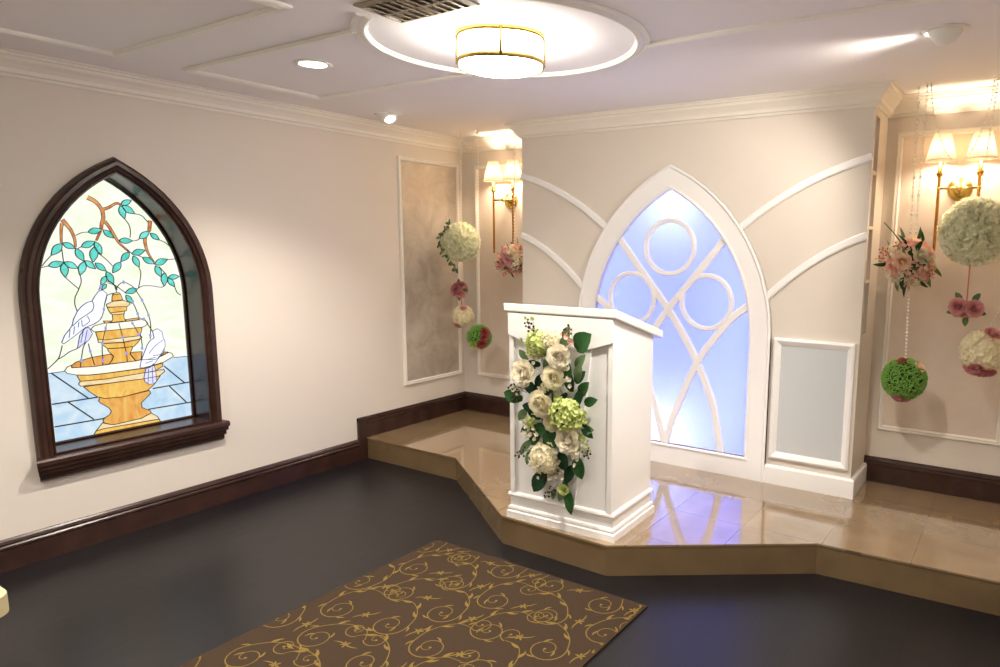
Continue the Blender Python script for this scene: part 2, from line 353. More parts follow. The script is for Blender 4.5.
# ------------------------------------------------------------------ stained glass window
TR = {'leaves':[[[-0.107,1.641],[-0.041,1.656]],[[-0.035,1.654],[0.012,1.612]],[[0.063,1.793],[0.117,1.82]],[[0.059,1.788],[0.075,1.718]],[[0.068,1.788],[0.128,1.747]],[[0.142,1.611],[0.197,1.652]],[[0.201,1.641],[0.246,1.604]],[[0.038,1.599],[0.104,1.597]],[[-0.231,1.58],[-0.281,1.521]],[[-0.228,1.583],[-0.173,1.555]],[[-0.145,1.564],[-0.079,1.591]],[[-0.079,1.591],[-0.054,1.524]],[[-0.083,1.565],[-0.098,1.483]],[[-0.171,1.555],[-0.14,1.489]],[[-0.299,1.466],[-0.231,1.483]],[[-0.232,1.481],[-0.23,1.406]],[[-0.229,1.485],[-0.17,1.452]],[[-0.138,1.486],[-0.164,1.416]],[[-0.135,1.491],[-0.089,1.447]],[[-0.088,1.478],[-0.04,1.434]],[[0.036,1.481],[-0.008,1.423]],[[-0.038,1.431],[-0.009,1.364]],[[-0.04,1.407],[-0.07,1.36]],[[-0.044,1.363],[-0.068,1.333]],[[0.083,1.535],[0.038,1.484]],[[0.096,1.525],[0.165,1.545]],[[0.102,1.515],[0.127,1.452]],[[0.15,1.505],[0.209,1.468]],[[0.211,1.466],[0.282,1.493]],[[0.215,1.458],[0.24,1.393]],[[0.259,1.416],[0.253,1.34]],[[0.279,1.389],[0.34,1.392]],[[0.276,1.384],[0.31,1.333]],[[0.108,1.329],[0.044,1.31]],[[0.048,1.299],[0.076,1.25]]],'bands':[[[[-0.094,1.822],[-0.062,1.805],[-0.041,1.78],[-0.032,1.759]],0.017,0.011],[[[-0.032,1.762],[-0.001,1.773],[0.041,1.799],[0.062,1.793]],0.011,0.006],[[[-0.03,1.762],[-0.028,1.719],[-0.039,1.685],[-0.043,1.656]],0.013,0.011],[[[-0.024,1.702],[-0.001,1.665],[0.025,1.609],[0.035,1.589],[0.056,1.565],[0.083,1.538]],0.011,0.005],[[[-0.047,1.649],[-0.069,1.603],[-0.072,1.596]],0.007,0.004],[[[-0.218,1.703],[-0.2,1.676],[-0.183,1.648],[-0.171,1.602],[-0.171,1.56]],0.015,0.006],[[[-0.22,1.684],[-0.227,1.647],[-0.232,1.583]],0.01,0.006],[[[0.207,1.713],[0.197,1.652]],0.015,0.013],[[[0.174,1.631],[0.17,1.591],[0.177,1.545],[0.191,1.51],[0.21,1.476]],0.014,0.004]],'lines':[[[-0.165,1.623],[-0.135,1.638],[-0.106,1.641]],[[0.075,1.718],[0.095,1.684],[0.099,1.645],[0.094,1.615]],[[0.128,1.747],[0.162,1.739],[0.183,1.717],[0.194,1.702]],[[-0.281,1.521],[-0.307,1.491],[-0.326,1.466]],[[-0.299,1.466],[-0.33,1.459]],[[-0.233,1.55],[-0.231,1.486]],[[-0.23,1.406],[-0.206,1.377],[-0.175,1.343]],[[-0.162,1.416],[-0.161,1.38],[-0.175,1.343],[-0.19,1.312],[-0.195,1.303],[-0.2,1.265],[-0.193,1.227]],[[-0.145,1.564],[-0.163,1.553]],[[-0.073,1.534],[-0.037,1.5],[-0.005,1.46]],[[-0.039,1.371],[-0.005,1.354],[0.006,1.329]],[[-0.043,1.38],[-0.013,1.365],[0.045,1.312]],[[0.104,1.597],[0.127,1.6],[0.142,1.61]],[[0.246,1.604],[0.275,1.591],[0.3,1.568]],[[0.072,1.548],[0.096,1.528]],[[0.13,1.515],[0.152,1.505]],[[0.127,1.452],[0.133,1.409],[0.115,1.334]],[[0.282,1.491],[0.33,1.495]],[[0.234,1.452],[0.27,1.405]],[[0.11,1.331],[0.139,1.345],[0.187,1.343],[0.235,1.333],[0.253,1.34]],[[0.31,1.333],[0.323,1.297],[0.342,1.282]],[[0.003,1.334],[0.016,1.356],[0.042,1.37],[0.07,1.356],[0.088,1.34],[0.104,1.314],[0.128,1.264],[0.155,1.18],[0.162,1.117],[0.153,1.039]],[[0.076,1.26],[0.088,1.231],[0.099,1.189],[0.106,1.166],[0.129,1.156],[0.148,1.123],[0.171,1.079]],[[0.067,1.141],[0.081,1.109],[0.094,1.074],[0.106,1.05],[0.108,0.989]],[[-0.001,1.145],[0.012,1.065],[0.016,1.029],[0.023,0.972],[0.024,0.925]],[[-0.062,1.145],[-0.068,1.123],[-0.091,1.037],[-0.096,0.947],[-0.098,0.925]],[[-0.047,1.304],[-0.061,1.261],[-0.068,1.227],[-0.078,1.193],[-0.093,1.17],[-0.12,1.153],[-0.146,1.143]],[[-0.161,1.064],[-0.181,1.032],[-0.197,0.963],[-0.204,0.928]],[[-0.156,1.049],[-0.151,1.006],[-0.137,0.928]],[[-0.045,1.302],[-0.024,1.31],[0.003,1.314]],[[0.003,1.317],[-0.005,1.354]],[[-0.275,1.053],[-0.286,1.016],[-0.301,0.982],[-0.348,0.939]],[[-0.301,0.982],[-0.274,0.996],[-0.244,1.016],[-0.21,1.028],[-0.184,1.047]],[[-0.12,1.275],[-0.114,1.252],[-0.124,1.224],[-0.149,1.206],[-0.189,1.179],[-0.22,1.15]],[[-0.15,1.199],[-0.141,1.174],[-0.149,1.16],[-0.175,1.143]],[[-0.19,1.169],[-0.196,1.141]],[[-0.177,1.177],[-0.177,1.144]],[[-0.212,1.147],[-0.22,1.105]],[[-0.234,1.13],[-0.242,1.088]],[[-0.173,1.124],[-0.191,1.058]],[[-0.156,1.122],[-0.175,1.051]],[[-0.083,1.331],[-0.076,1.348],[-0.07,1.333]],[[0.221,1.026],[0.179,0.999],[0.147,0.966],[0.142,0.956]],[[0.16,0.943],[0.2,0.944],[0.222,0.973]],[[0.125,0.922],[0.174,0.931]],[[0.114,0.902],[0.158,0.912]],[[0.13,0.869],[0.121,0.785]],[[0.15,0.876],[0.147,0.781]],[[-0.348,0.915],[-0.279,0.915]],[[0.273,0.915],[0.348,0.913]]],'blines':[[[-0.335,0.914],[-0.18,0.751]],[[-0.347,0.751],[-0.137,0.751]],[[-0.275,0.749],[-0.166,0.633]],[[-0.346,0.63],[-0.112,0.627]],[[0.216,0.872],[0.323,0.755]],[[0.145,0.75],[0.349,0.754]],[[0.237,0.747],[0.31,0.654],[0.324,0.635]],[[0.111,0.633],[0.351,0.63]]],'beads':[[0.042,1.37],[0.128,1.264],[0.155,1.177],[0.155,1.06],[0.079,1.26],[0.099,1.189],[0.129,1.156],[0.067,1.139],[0.094,1.074],[0.106,0.992],[0.012,1.065],[0.023,0.972],[-0.068,1.123],[-0.091,1.041],[-0.096,0.947],[-0.197,0.963],[-0.151,1.006],[-0.068,1.227],[-0.073,1.348]],'polys':[['blue',[[-0.352,0.914],[-0.279,0.915],[-0.089,0.896],[0.273,0.915],[0.353,0.914],[0.357,0.541],[0.168,0.543],[-0.176,0.54],[-0.346,0.543]]],['orange',[[-0.244,0.941],[-0.221,0.957],[-0.152,0.972],[-0.056,0.979],[-0.042,0.965],[-0.05,0.946],[-0.068,0.923],[-0.14,0.921],[-0.243,0.929]]],['orange',[[0.058,0.975],[0.105,0.972],[0.097,0.928],[0.068,0.923],[0.041,0.969]]],['orange',[[0.223,0.957],[0.245,0.948],[0.209,0.934],[0.189,0.929]]],['cream',[[-0.277,0.917],[-0.263,0.936],[-0.244,0.943],[-0.241,0.929],[-0.14,0.921],[-0.068,0.923],[0.068,0.923],[0.096,0.926],[0.173,0.918],[0.225,0.946],[0.24,0.954],[0.265,0.941],[0.272,0.922],[0.216,0.896],[0.166,0.887],[0.092,0.877],[-0.09,0.876],[-0.169,0.879],[-0.226,0.888],[-0.266,0.903]]],['amber',[[-0.225,0.887],[-0.169,0.878],[-0.09,0.875],[0.106,0.875],[0.21,0.891],[0.209,0.873],[0.163,0.85],[0.104,0.849],[-0.093,0.844],[-0.211,0.851]]],['pale_amber',[[-0.211,0.851],[-0.093,0.844],[0.104,0.849],[0.212,0.854],[0.217,0.84],[0.185,0.818],[0.102,0.815],[-0.095,0.819],[-0.211,0.824],[-0.221,0.837]]],['amber',[[-0.199,0.819],[-0.095,0.818],[0.102,0.815],[0.191,0.818],[0.151,0.77],[0.115,0.744],[-0.013,0.73],[-0.102,0.737],[-0.112,0.741],[-0.141,0.754],[-0.176,0.79]]],['orange',[[-0.129,0.747],[-0.102,0.737],[-0.013,0.73],[0.125,0.742],[0.131,0.725],[0.107,0.703],[0.076,0.677],[0.079,0.65],[0.12,0.623],[0.124,0.609],[0.069,0.588],[-0.071,0.582],[-0.085,0.585],[-0.123,0.606],[-0.121,0.626],[-0.089,0.642],[-0.078,0.661],[-0.09,0.683],[-0.127,0.716],[-0.135,0.728]]],['pale_amber',[[-0.127,0.604],[-0.085,0.585],[-0.071,0.582],[0.069,0.588],[0.124,0.609],[0.156,0.581],[0.165,0.563],[-0.116,0.571],[-0.161,0.566]]],['amber',[[-0.161,0.566],[-0.116,0.571],[0.165,0.564],[0.172,0.544],[-0.118,0.547],[-0.177,0.54]]],['amber',[[-0.067,1.011],[0.013,1.006],[-0.022,1.007],[0.06,1.007],[0.041,0.969],[0.051,0.947],[0.068,0.923],[-0.086,0.925],[-0.068,0.923],[-0.05,0.946],[-0.042,0.965],[-0.066,0.998]]],['amber',[[-0.09,1.044],[-0.077,1.04],[0.012,1.035],[0.101,1.045],[0.09,1.03],[0.065,1.007],[-0.022,1.007],[0.013,1.005],[-0.067,1.01],[-0.087,1.031]]],['pale_amber',[[-0.11,1.068],[-0.089,1.064],[-0.075,1.059],[0.103,1.065],[0.111,1.054],[0.092,1.045],[0.012,1.037],[-0.076,1.042],[-0.094,1.047],[-0.109,1.049]]],['amber',[[-0.117,1.106],[-0.071,1.109],[0.018,1.11],[0.116,1.112],[0.103,1.065],[-0.075,1.059],[-0.089,1.064],[-0.11,1.068]]],['cream',[[-0.139,1.125],[-0.121,1.141],[-0.077,1.151],[-0.033,1.15],[-0.001,1.15],[0.049,1.153],[0.105,1.155],[0.134,1.153],[0.148,1.131],[0.13,1.115],[0.111,1.111],[0.018,1.11],[-0.071,1.109],[-0.123,1.109]]],['orange',[[0.034,1.162],[0.097,1.167],[0.106,1.161],[0.091,1.154],[0.035,1.151]]],['orange',[[-0.076,1.164],[-0.041,1.161],[-0.044,1.151],[-0.068,1.151]]],['amber',[[-0.029,1.194],[0.03,1.195],[0.026,1.18],[0.033,1.154],[-0.041,1.153],[-0.028,1.169]]],['pale_amber',[[-0.039,1.205],[0.004,1.208],[0.033,1.21],[0.03,1.195],[-0.029,1.194]]],['amber',[[-0.051,1.236],[-0.003,1.236],[0.047,1.234],[0.043,1.211],[0.004,1.208],[-0.039,1.205]]],['pale_amber',[[-0.054,1.253],[-0.018,1.268],[0.032,1.27],[0.062,1.256],[0.064,1.245],[0.047,1.234],[-0.003,1.236],[-0.051,1.238]]],['amber',[[-0.02,1.303],[0.02,1.306],[0.029,1.273],[-0.025,1.269]]],['pale_amber',[[-0.02,1.303],[-0.011,1.312],[0.012,1.314],[0.02,1.306]]],['dove',[[-0.084,1.326],[-0.066,1.332],[-0.046,1.312],[-0.05,1.285],[-0.065,1.246],[-0.069,1.222],[-0.078,1.193],[-0.093,1.17],[-0.116,1.153],[-0.146,1.143],[-0.163,1.137],[-0.195,1.112],[-0.23,1.086],[-0.268,1.06],[-0.276,1.068],[-0.26,1.104],[-0.234,1.135],[-0.222,1.153],[-0.213,1.185],[-0.193,1.224],[-0.17,1.251],[-0.144,1.269],[-0.12,1.275],[-0.103,1.303]]],['dove_feather',[[-0.164,1.133],[-0.192,1.097],[-0.209,1.028],[-0.184,1.047],[-0.152,1.068],[-0.133,1.1],[-0.147,1.136]]],['dove',[[0.169,1.085],[0.197,1.095],[0.22,1.074],[0.224,1.032],[0.231,1.025],[0.23,0.988],[0.22,0.957],[0.193,0.928],[0.166,0.895],[0.14,0.877],[0.113,0.871],[0.086,0.885],[0.096,0.921],[0.113,0.96],[0.136,1.009],[0.153,1.031],[0.175,1.042]]],['dove_feather',[[0.116,0.871],[0.14,0.877],[0.161,0.896],[0.167,0.847],[0.168,0.788],[0.147,0.776],[0.123,0.78],[0.105,0.799],[0.102,0.82]]]]}
gl = {'background': emis('pale_green_glass', (.86,.98,.72,1), 1.05, 1, (1,1,.93,1), 5, (1,1,3)),
      'blue': emis('pale_blue_glass', (.48,.72,.95,1), .95, 1, (.80,.93,1,1), 7),
      'amber': emis('amber_glass', (.85,.42,.06,1), 1, 1, (.98,.66,.16,1), 9, (1,3,1)),
      'pale_amber': emis('pale_amber_glass', (.92,.62,.26,1), 1, 1, (1,.92,.66,1), 10, (1,1,4)),
      'orange': emis('orange_glass', (.83,.32,.05,1), .95, 1, (.93,.56,.14,1), 9, (1,3,1)),
      'cream': emis('cream_glass', (1,.95,.78,1), 1.05, 1, (1,.99,.9,1), 6),
      'dove': emis('white_glass', (.86,.90,1,1), 1.1, 1, (1,1,1,1), 6),
      'dove_feather': emis('lilac_glass', (.68,.70,.97,1), 1, 1, (.86,.88,1,1), 30),
      'leaf': emis('turquoise_glass', (.05,.60,.50,1), 1, 1, (.20,.85,.76,1), 12),
      'branch': emis('red_brown_glass', (.62,.13,.04,1), .9, 1, (.85,.42,.13,1), 14),
      'bead': emis('violet_glass', (.35,.35,.80,1), 1, 1)}
win = MB()                                     # casing round the opening
out = gothic(WC, .395, .49, 1.30, 1.952)
arch = out[1:]+[out[0]]
CAS = [(-.002,0),(-.002,.03),(-.010,.042),(-.022,.036),(-.030,.046),(-.046,.046),(-.054,.036),(-.062,.034),(-.068,.014),(-.068,0)]
win.sweep(arch, False, CAS, YZ(0), sm=False)
win.sweep(gothic(WC, .395, .53, 1.30, 1.952), True, [(0,.03),(.008,.03),(.008,-.2),(0,-.2)], YZ(0))
# inner stop bead in front of the glass
win.sweep(gothic(WC, .387, .538, 1.30, 1.940), True, [(0,-.136),(.006,-.128),(.012,-.136),(.012,-.149),(0,-.149)], YZ(0))
window = struct(win.build('window_1', M['wood']))
s = MB()
SILL = [(-.14,.53),(0,.53),(.062,.522),(.068,.512),(.068,.492),(.058,.486),(.058,.468),(.044,.46),(.044,.44),(.03,.432),(.03,.412),(.02,.402),(0,.402),(0,.47),(-.14,.47)]
k = len(SILL)
vs = []
for g in (-1, 1):
    for x, z in SILL: vs.append((x, WC+g*(.395 if x < 0 else .452+.5*x), z))
s.add(vs, [tuple(range(k)), tuple(reversed(range(k, 2*k)))]+[(i, (i+1) % k, k+(i+1) % k, k+i) for i in range(k)])
s.build('window_sill', M['wood'], window)
for m_ in gl.values(): m_.node_tree.nodes['Principled BSDF'].inputs['Emission Strength'].default_value *= .80
g = MB(); GX = -.15
names = list(gl); YO = lambda p: (p[0]-2.61, p[1])
g.prism([gothic(WC, .392, .52, 1.30, 1.948)], YZ(GX), -.008, 0, 0)
d = .0006
for key, pl in TR['polys']:
    g.prism([[YO(p) for p in pl]], YZ(GX), -.002, d, names.index(key)); d += .00012
def band(pl, w0, w1, h0, h1, mi, mb):
    P = smooth(pl, 5); n = len(P); L, Rr = [], []
    for i, p in enumerate(P):
        t = (P[min(i+1, n-1)]-P[max(i-1, 0)]).normalized(); q = V((-t.y, t.x)); w_ = (w0+(w1-w0)*i/(n-1))/2
        L.append(p+q*w_); Rr.append(p-q*w_)
    vs = [YZ(GX)(*YO(p), h1) for p in L]+[YZ(GX)(*YO(p), h1) for p in Rr]+[YZ(GX)(*YO(p), h0) for p in L]+[YZ(GX)(*YO(p), h0) for p in Rr]
    fs = []
    for i in range(n-1):
        fs += [(i, i+1, n+i+1, n+i), (2*n+i, 3*n+i, 3*n+i+1, 2*n+i+1), (i, 2*n+i, 2*n+i+1, i+1), (n+i, n+i+1, 3*n+i+1, 3*n+i)]
    fs += [(0, n, 3*n, 2*n), (n-1, 3*n-1, 4*n-1, 2*n-1)]
    mb.add(vs, fs, mi)
lead = MB()
LW = .0052
for pl, w0, w1 in TR['bands']:
    band(pl, w0*1.1, w1*1.1, -.002, .0018, names.index('branch'), g)
    band(pl, w0*1.1+LW*1.2, w1*1.1+LW, -.001, .0014, 0, lead)
def leaf_loop(a, c, wr=.46, n=7):
    a, c = V(a), V(c); t = c-a; q = V((-t.y, t.x))*wr/2
    up = [a+t*(i/n)+q*sin(pi*(i/n)**.9) for i in range(n+1)]; dn = [a+t*(i/n)-q*sin(pi*(i/n)**.9) for i in range(n-1, 0, -1)]
    return up+dn
for a, c in TR['leaves']:
    l = leaf_loop(a, c)
    g.prism([[YO(p) for p in l]], YZ(GX), -.002, .0036, names.index('leaf'))
    band(l+[l[0]], LW*.8, LW*.8, -.001, .0044, 0, lead)
for i, pl in enumerate(TR['lines']): band(pl, LW*.72, LW*.72, -.001, .004, 1 if 34 <= i <= 50 else 0, lead)
for pl in TR['blines']: band(pl, LW*1.25, LW*1.25, -.001, .004, 0, lead)
for key, pl in TR['polys']:
    band_pl = pl+[pl[0]]
    for i in range(len(pl)):
        if key == 'blue': continue
        band([pl[i], pl[(i+1) % len(pl)]], LW*.7, LW*.7, -.001, .004, 1 if key.startswith('dove') else 0, lead)
for p in TR['beads']:
    c = [(p[0]+.0065*cos(pi*i/4), p[1]+.011*sin(pi*i/4)) for i in range(8)]
    g.prism([[YO(q) for q in c]], YZ(GX), -.002, .0046, names.index('bead'))
g.build('stained_glass', [gl[k] for k in names], window, recalc=True)
lead.build('lead_lines', [M['lead'], M['lead_violet']], window)

# ------------------------------------------------------------------ feature wall with the arch of blue light
b = MB(); T = .03
aout = gothic(CX, .69, PH, 1.05, 2.105, 18); ain = gothic(CX, .555, .30, 1.05, 1.955, 18)
b.prism([rect(BX0, BX1, PH, ZC), gothic(CX, .575, .285, 1.05, 1.98, 18)], XZ(BY+T), 0, T)
b.box(BX0, BX0+T, BY+T, 0, PH, ZC)
NY0, NY1, NZ0, NZ1 = -.345, -.235, 1.11, 2.31   # slim open shelving in the right-hand side
b.prism([rect(BY+T, 0, PH, ZC), rect(NY0, NY1, NZ0, NZ1)], YZ(BX1-T), 0, T)
b.box(BX1-.22, BX1-T, NY0-.012, NY0, NZ0-.012, NZ1+.012); b.box(BX1-.22, BX1-T, NY1, NY1+.012, NZ0-.012, NZ1+.012)
b.box(BX1-.232, BX1-.22, NY0-.012, NY1+.012, NZ0-.012, NZ1+.012)
b.box(BX1-.22, BX1-T, NY0, NY1, NZ0-.012, NZ0); b.box(BX1-.22, BX1-T, NY0, NY1, NZ1, NZ1+.012)
for z in (1.41, 1.71, 2.01): b.box(BX1-.22, BX1-.002, NY0, NY1, z-.009, z+.009)
feat = struct(b.build('wall_feature', M['feature']))
# light box behind the arch
b = MB(); x0, x1 = CX-.63, CX+.63
b.box(x0, x1, -.02, -.004, .2, 2.1); b.box(x0, x0+.015, BY+T, -.02, .2, 2.1); b.box(x1-.015, x1, BY+T, -.02, .2, 2.1)
b.box(x0, x1, BY+T, -.02, .2, .215); b.box(x0, x1, BY+T, -.02, 2.085, 2.1)
b.build('light_box', M['white'], feat)
w2 = MB(); w2.prism([gothic(CX, .57, .29, 1.05, 1.975, 18)], XZ(BY+T-.012), 0, .006)
win2 = struct(w2.build('window_2', M['frosted_glass']))
b = MB()
b.prism([aout, ain], XZ(BY), 0, .022)
b.sweep(ain, True, [(-.022,.022),(-.022,.027),(-.01,.03),(0,.022),(0,-.03),(-.022,-.03)], XZ(BY))
b.sweep(aout[1:]+aout[:1], False, [(0,0),(0,.026),(.012,.03),(.022,.022),(.022,0)], XZ(BY))
b.build('arch_frame', M['white_gloss'], win2)
def bar(mb, pl, wd, h0=-.012, h1=.016):
    P = [V((CX+p[0], p[1])) for p in pl]
    mb.sweep([tuple(p) for p in P], False, [(-wd/2,h0),(-wd/2,h1-.004),(-wd/2+.006,h1),(wd/2-.006,h1),(wd/2,h1-.004),(wd/2,h0)], XZ(BY))
b1 = [(-.385,1.66),(-.2,1.43),(-.015,1.21),(.1,1.05),(.2,.885),(.31,.654),(.36,.48),(.40,.27)]
b3 = [(.56,1.255),(.444,1.166),(.317,1.011),(.215,.86),(.10,.595),(.04,.43),(-.002,.27)]
t = MB(); hs = iter([.0138,.0141,.0144,.0147,.0150,.0153,.0156,.0159])
for q in (b1, b3):
    for sgn in (1, -1): bar(t, [(sgn*p[0], p[1]) for p in smooth(q, 5)], .046, h1=next(hs), h0=-.012+next(hs)*.01)
for c, r_ in (((0,1.59),.185), ((-.270,1.25),.182), ((.264,1.25),.182)):
    rp = [(CX+c[0]+r_*cos(2*pi*i/48), c[1]+r_*sin(2*pi*i/48)) for i in range(48)]
    t.sweep(rp, True, [(0,-.012),(0,.012),(.005,.016),(.025,.016),(.03,.012),(.03,-.012)], XZ(BY))
t.build('tracery', M['white_gloss'], win2)
# curved mouldings that spring from the arch
for i, (p, q, r_) in enumerate((((.455,1.70),(.80,1.985),(1.195,2.085)), ((.65,1.30),(.92,1.57),(1.195,1.665)))):
    for sgn in (1, -1):
        m = MB(); path = [(CX+sgn*x, z) for x, z in bez(p, q, r_, 16)]
        m.sweep(path, False, [(-.022,0),(-.022,.012),(-.014,.018),(.014,.018),(.022,.012),(.022,0)], XZ(BY))
        struct(m.build('trim_%d' % (14+2*i+(sgn < 0)), M['white_gloss']))
# lower frosted panels, white plinth boards
for i, (x0, x1) in enumerate(((2.853, 3.318), (2*CX-3.318, 2*CX-2.853))):
    m = MB(); m.sweep(rect(x0, x1, .322, 1.062), True, [(0,0),(0,.02),(.012,.026),(.024,.02),(.034,.012),(.042,.008),(.042,0)], XZ(BY))
    o = struct(m.build('trim_%d' % (18+i), M['white_gloss']))
    m = MB(); m.prism([rect(x0+.04, x1-.04, .362, 1.022)], XZ(BY), 0, .005); m.build('frosted_panel', M['frost'], o)
PB = [(0,0),(.022,0),(.022,.105),(.016,.114),(0,.116)]
m = MB(); m.sweep([(BX1,-.024),(BX1,BY),(CX+.69,BY)], False, PB, XY(PH)); struct(m.build('baseboard_feature_right', M['white_gloss']))
m = MB(); m.sweep([(CX-.69,BY),(BX0,BY),(BX0,-.024)], False, PB, XY(PH)); struct(m.build('baseboard_feature_left', M['white_gloss']))

def light(name, kind, loc, energy, col=(1,1,1), size=.05, rot=None, parent=None, **kw):
    l = bpy.data.lights.new(name, kind); l.energy = energy; l.color = col
    if kind == 'AREA': l.shape = 'RECTANGLE'; l.size = size; l.size_y = kw.pop('sy', size)
    else: l.shadow_soft_size = size
    for k_, x in kw.items(): setattr(l, k_, x)
    o = bpy.data.objects.new(name, l); COL.objects.link(o); o.location = loc
    if rot: o.rotation_euler = rot
    if parent: o.parent = parent
    return o
BLUE = (.23,.27,1)
# LEDs inside the light box
for sgn in (-1, 1):
    light('blue_led_strip', 'AREA', (CX+sgn*.605, -.12, 1.0), 5, BLUE, 1.4, (0, sgn*pi/2, 0), win2, sy=.16)
light('white_led', 'POINT', (CX-.02, -.15, .36), 2.2, (.92,.92,1), .05, None, win2)
light('white_led', 'POINT', (CX, -.15, 1.86), 2.0, (.88,.9,1), .05, None, win2)

# ------------------------------------------------------------------ rug with scrolls
rug = MB(); RX0, RX1, RY0, RY1, RT = 1.505, 2.79, -5.4, -1.868, .009
rug.box(RX0, RX1, RY0, RY1, 0, RT)
def ribbon(mb, pts, ws, z, mi):
    P = [V(p) for p in pts]; n = len(P); L = []
    for i, p in enumerate(P):
        t = (P[min(i+1, n-1)]-P[max(i-1, 0)])
        if t.length < 1e-9: t = V((1,0))
        t.normalize(); q = V((-t.y, t.x))*ws[i]/2; L.append((p+q, p-q))
    for i in range(n-1):
        c = [L[i][0], L[i][1], L[i+1][1], L[i+1][0]]
        if all(RX0+.004 < k.x < RX1-.004 and RY0+.004 < k.y < RY1-.004 for k in c):
            mb.add([(k.x, k.y, z) for k in c], [(0,1,2,3)], mi)
def rleaf(mb, p, a, L, wd, z, mi, bend=.5):
    pts, ws = [], []
    x, y = p
    for i in range(7):
        t = i/6; pts.append((x, y)); ws.append(wd*sin(pi*min(1, t*.92+.08))**.8+.0006); aa = a+bend*t
        x += L/6*cos(aa); y += L/6*sin(aa)
    ribbon(mb, pts, ws, z, mi)
def spiral(mb, c, r0, a0, turns, hand, z, mi, wd):
    pts, ws = [], []; N = int(20*turns)
    for i in range(N+1):
        t = i/N; a = a0+hand*2*pi*turns*t; r_ = r0*(1-t)**.85*1.0+.006
        pts.append((c[0]+r_*cos(a), c[1]+r_*sin(a))); ws.append(wd*(.65+.5*(1-t)))
    ribbon(mb, pts, ws, z, mi)
    e = pts[-1]; blob = [(e[0]+.006*cos(k), e[1]) for k in (0, pi)]
    ribbon(mb, [(e[0]-.006, e[1]), (e[0], e[1]), (e[0]+.006, e[1])], [.006, .012, .006], z+.0001, mi)
    return pts
zz = RT+.0006; rnd = random.Random(3)
DX, DY = .27, .215
for iy in range(16):
    for ix in range(6):
        cx_, cy_ = RX0+.02+ix*DX+(.5*DX if iy % 2 else 0)+rnd.uniform(-.02,.02), RY1-.10-iy*DY+rnd.uniform(-.02,.02)
        hand = 1 if (ix+iy) % 2 else -1; a0 = rnd.uniform(-.5,.5)+(pi*.9 if hand > 0 else pi*.1)
        mi = 1
        sp = spiral(rug, (cx_, cy_), .078, a0, 1.5, hand, zz, mi, .0046)
        # stem that sweeps out of the scroll towards the next one, with a counter-scroll
        s0 = V(sp[0]); tg = (V(sp[0])-V(sp[1])).normalized(); nx = V((-tg.y, tg.x))*-hand
        stem = smooth([s0, s0+tg*.07+nx*.015, s0+tg*.13+nx*.055, s0+tg*.17+nx*.12, s0+tg*.15+nx*.19], 6)
        ribbon(rug, stem, [.0046-.0016*i/len(stem) for i in range(len(stem))], zz, mi)
        e = stem[-1]; d2 = (stem[-1]-stem[-2]).normalized(); n2 = V((-d2.y, d2.x))*hand
        spiral(rug, e+n2*.046, .046, math.atan2(-n2.y, -n2.x), 1.25, hand, zz+.0002, mi, .004)
        for k_, side in ((6, 1), (12, -1), (17, 1)):
            p = stem[k_]; tt = (stem[k_+1]-stem[k_-1]).normalized(); a = math.atan2(tt.y, tt.x)
            rleaf(rug, p, a+side*.75, .056, .0095, zz+.0001, mi, -side*.9)
            rleaf(rug, p, a+side*.25, .046, .0085, zz+.0003, mi, side*.8)
        for k_ in range(0, 22, 7):
            p = V(sp[k_]); tt = (V(sp[k_+1])-p).normalized(); a = math.atan2(tt.y, tt.x)
            rleaf(rug, p, a-hand*.8, .042, .0085, zz+.0002, mi, hand*.9)
        # a small blossom in the gap
        bx, by = cx_+.52*DX, cy_+.03
        for k_ in range(5): rleaf(rug, (bx, by), 2*pi*k_/5+a0, .024, .0085, zz+.0004, mi, .2)
        for k_ in range(2): rleaf(rug, (bx, by), 2*pi*k_/2+a0+.6, .065, .006, zz+.0002, mi, .8)
M['rug'] = mat('brown_rug_pile', srgb(60,47,36), .95, spec=.1, var=.10, vscale=300, bump=.3, bscale=600)
M['rug_gold'] = mat('gold_scroll_yarn', srgb(112,92,42), .8, spec=.2, var=.12, vscale=200)
tag(rug.build('rug', [M['rug'], M['rug_gold']], recalc=False), 'brown aisle rug woven with gold scrolling vines on the dark floor', 'rug')

# ------------------------------------------------------------------ lectern
lec = thing('lectern', 'white wooden lectern with slanted top at the front edge of the tiled platform', 'lectern', (2.167,-1.453,PH), R(2))
hw, hd = .305, .213
def slab_z(y, up=0): return 1.105+up-(y+hd+.035)*.285
m = MB(); XZl = lambda y0: (lambda u_, v_, h: (u_, y0-h, v_))
m.prism([[(-hw,0),(hw,0),(hw,1.095),(-hw,1.095)]], XZl(-hd+.02), 0, .02); m.build('front_panel', M['white_gloss'], lec)
for sgn in (-1, 1):
    m = MB(); m.prism([[(-hd+.02,0),(hd,0),(hd,slab_z(hd)-.002),(-hd+.02,slab_z(-hd+.02)-.002)]], lambda u_, v_, h: (sgn*(hw-h), u_, v_), 0, .02)
    m.build('side_panel', M['white_gloss'], lec)
m = MB(); m.box(-hw+.02, hw-.02, -hd+.02, hd-.02, .62, .64); m.build('shelf', M['white_gloss'], lec)
m = MB()
m.prism([[(-hw,.985),(-.185,.945),(.185,.945),(hw,.985),(hw,1.095),(-hw,1.095)]], XZl(-hd), 0, .022)
m.prism([[(-hw,.14),(-hw+.028,.14),(-hw+.028,1.0),(-hw,1.0)]], XZl(-hd), 0, .012); m.prism([[(hw-.028,.14),(hw,.14),(hw,1.0),(hw-.028,1.0)]], XZl(-hd), 0, .012)
m.prism([[(-.095,.14),(.095,.14),(.185,.95),(-.185,.95)]], XZl(-hd), 0, .013)
m.build('front_moulding', M['white_gloss'], lec, bevel=.002)
m = MB(); pth = rect(-hw, hw, -hd, hd)
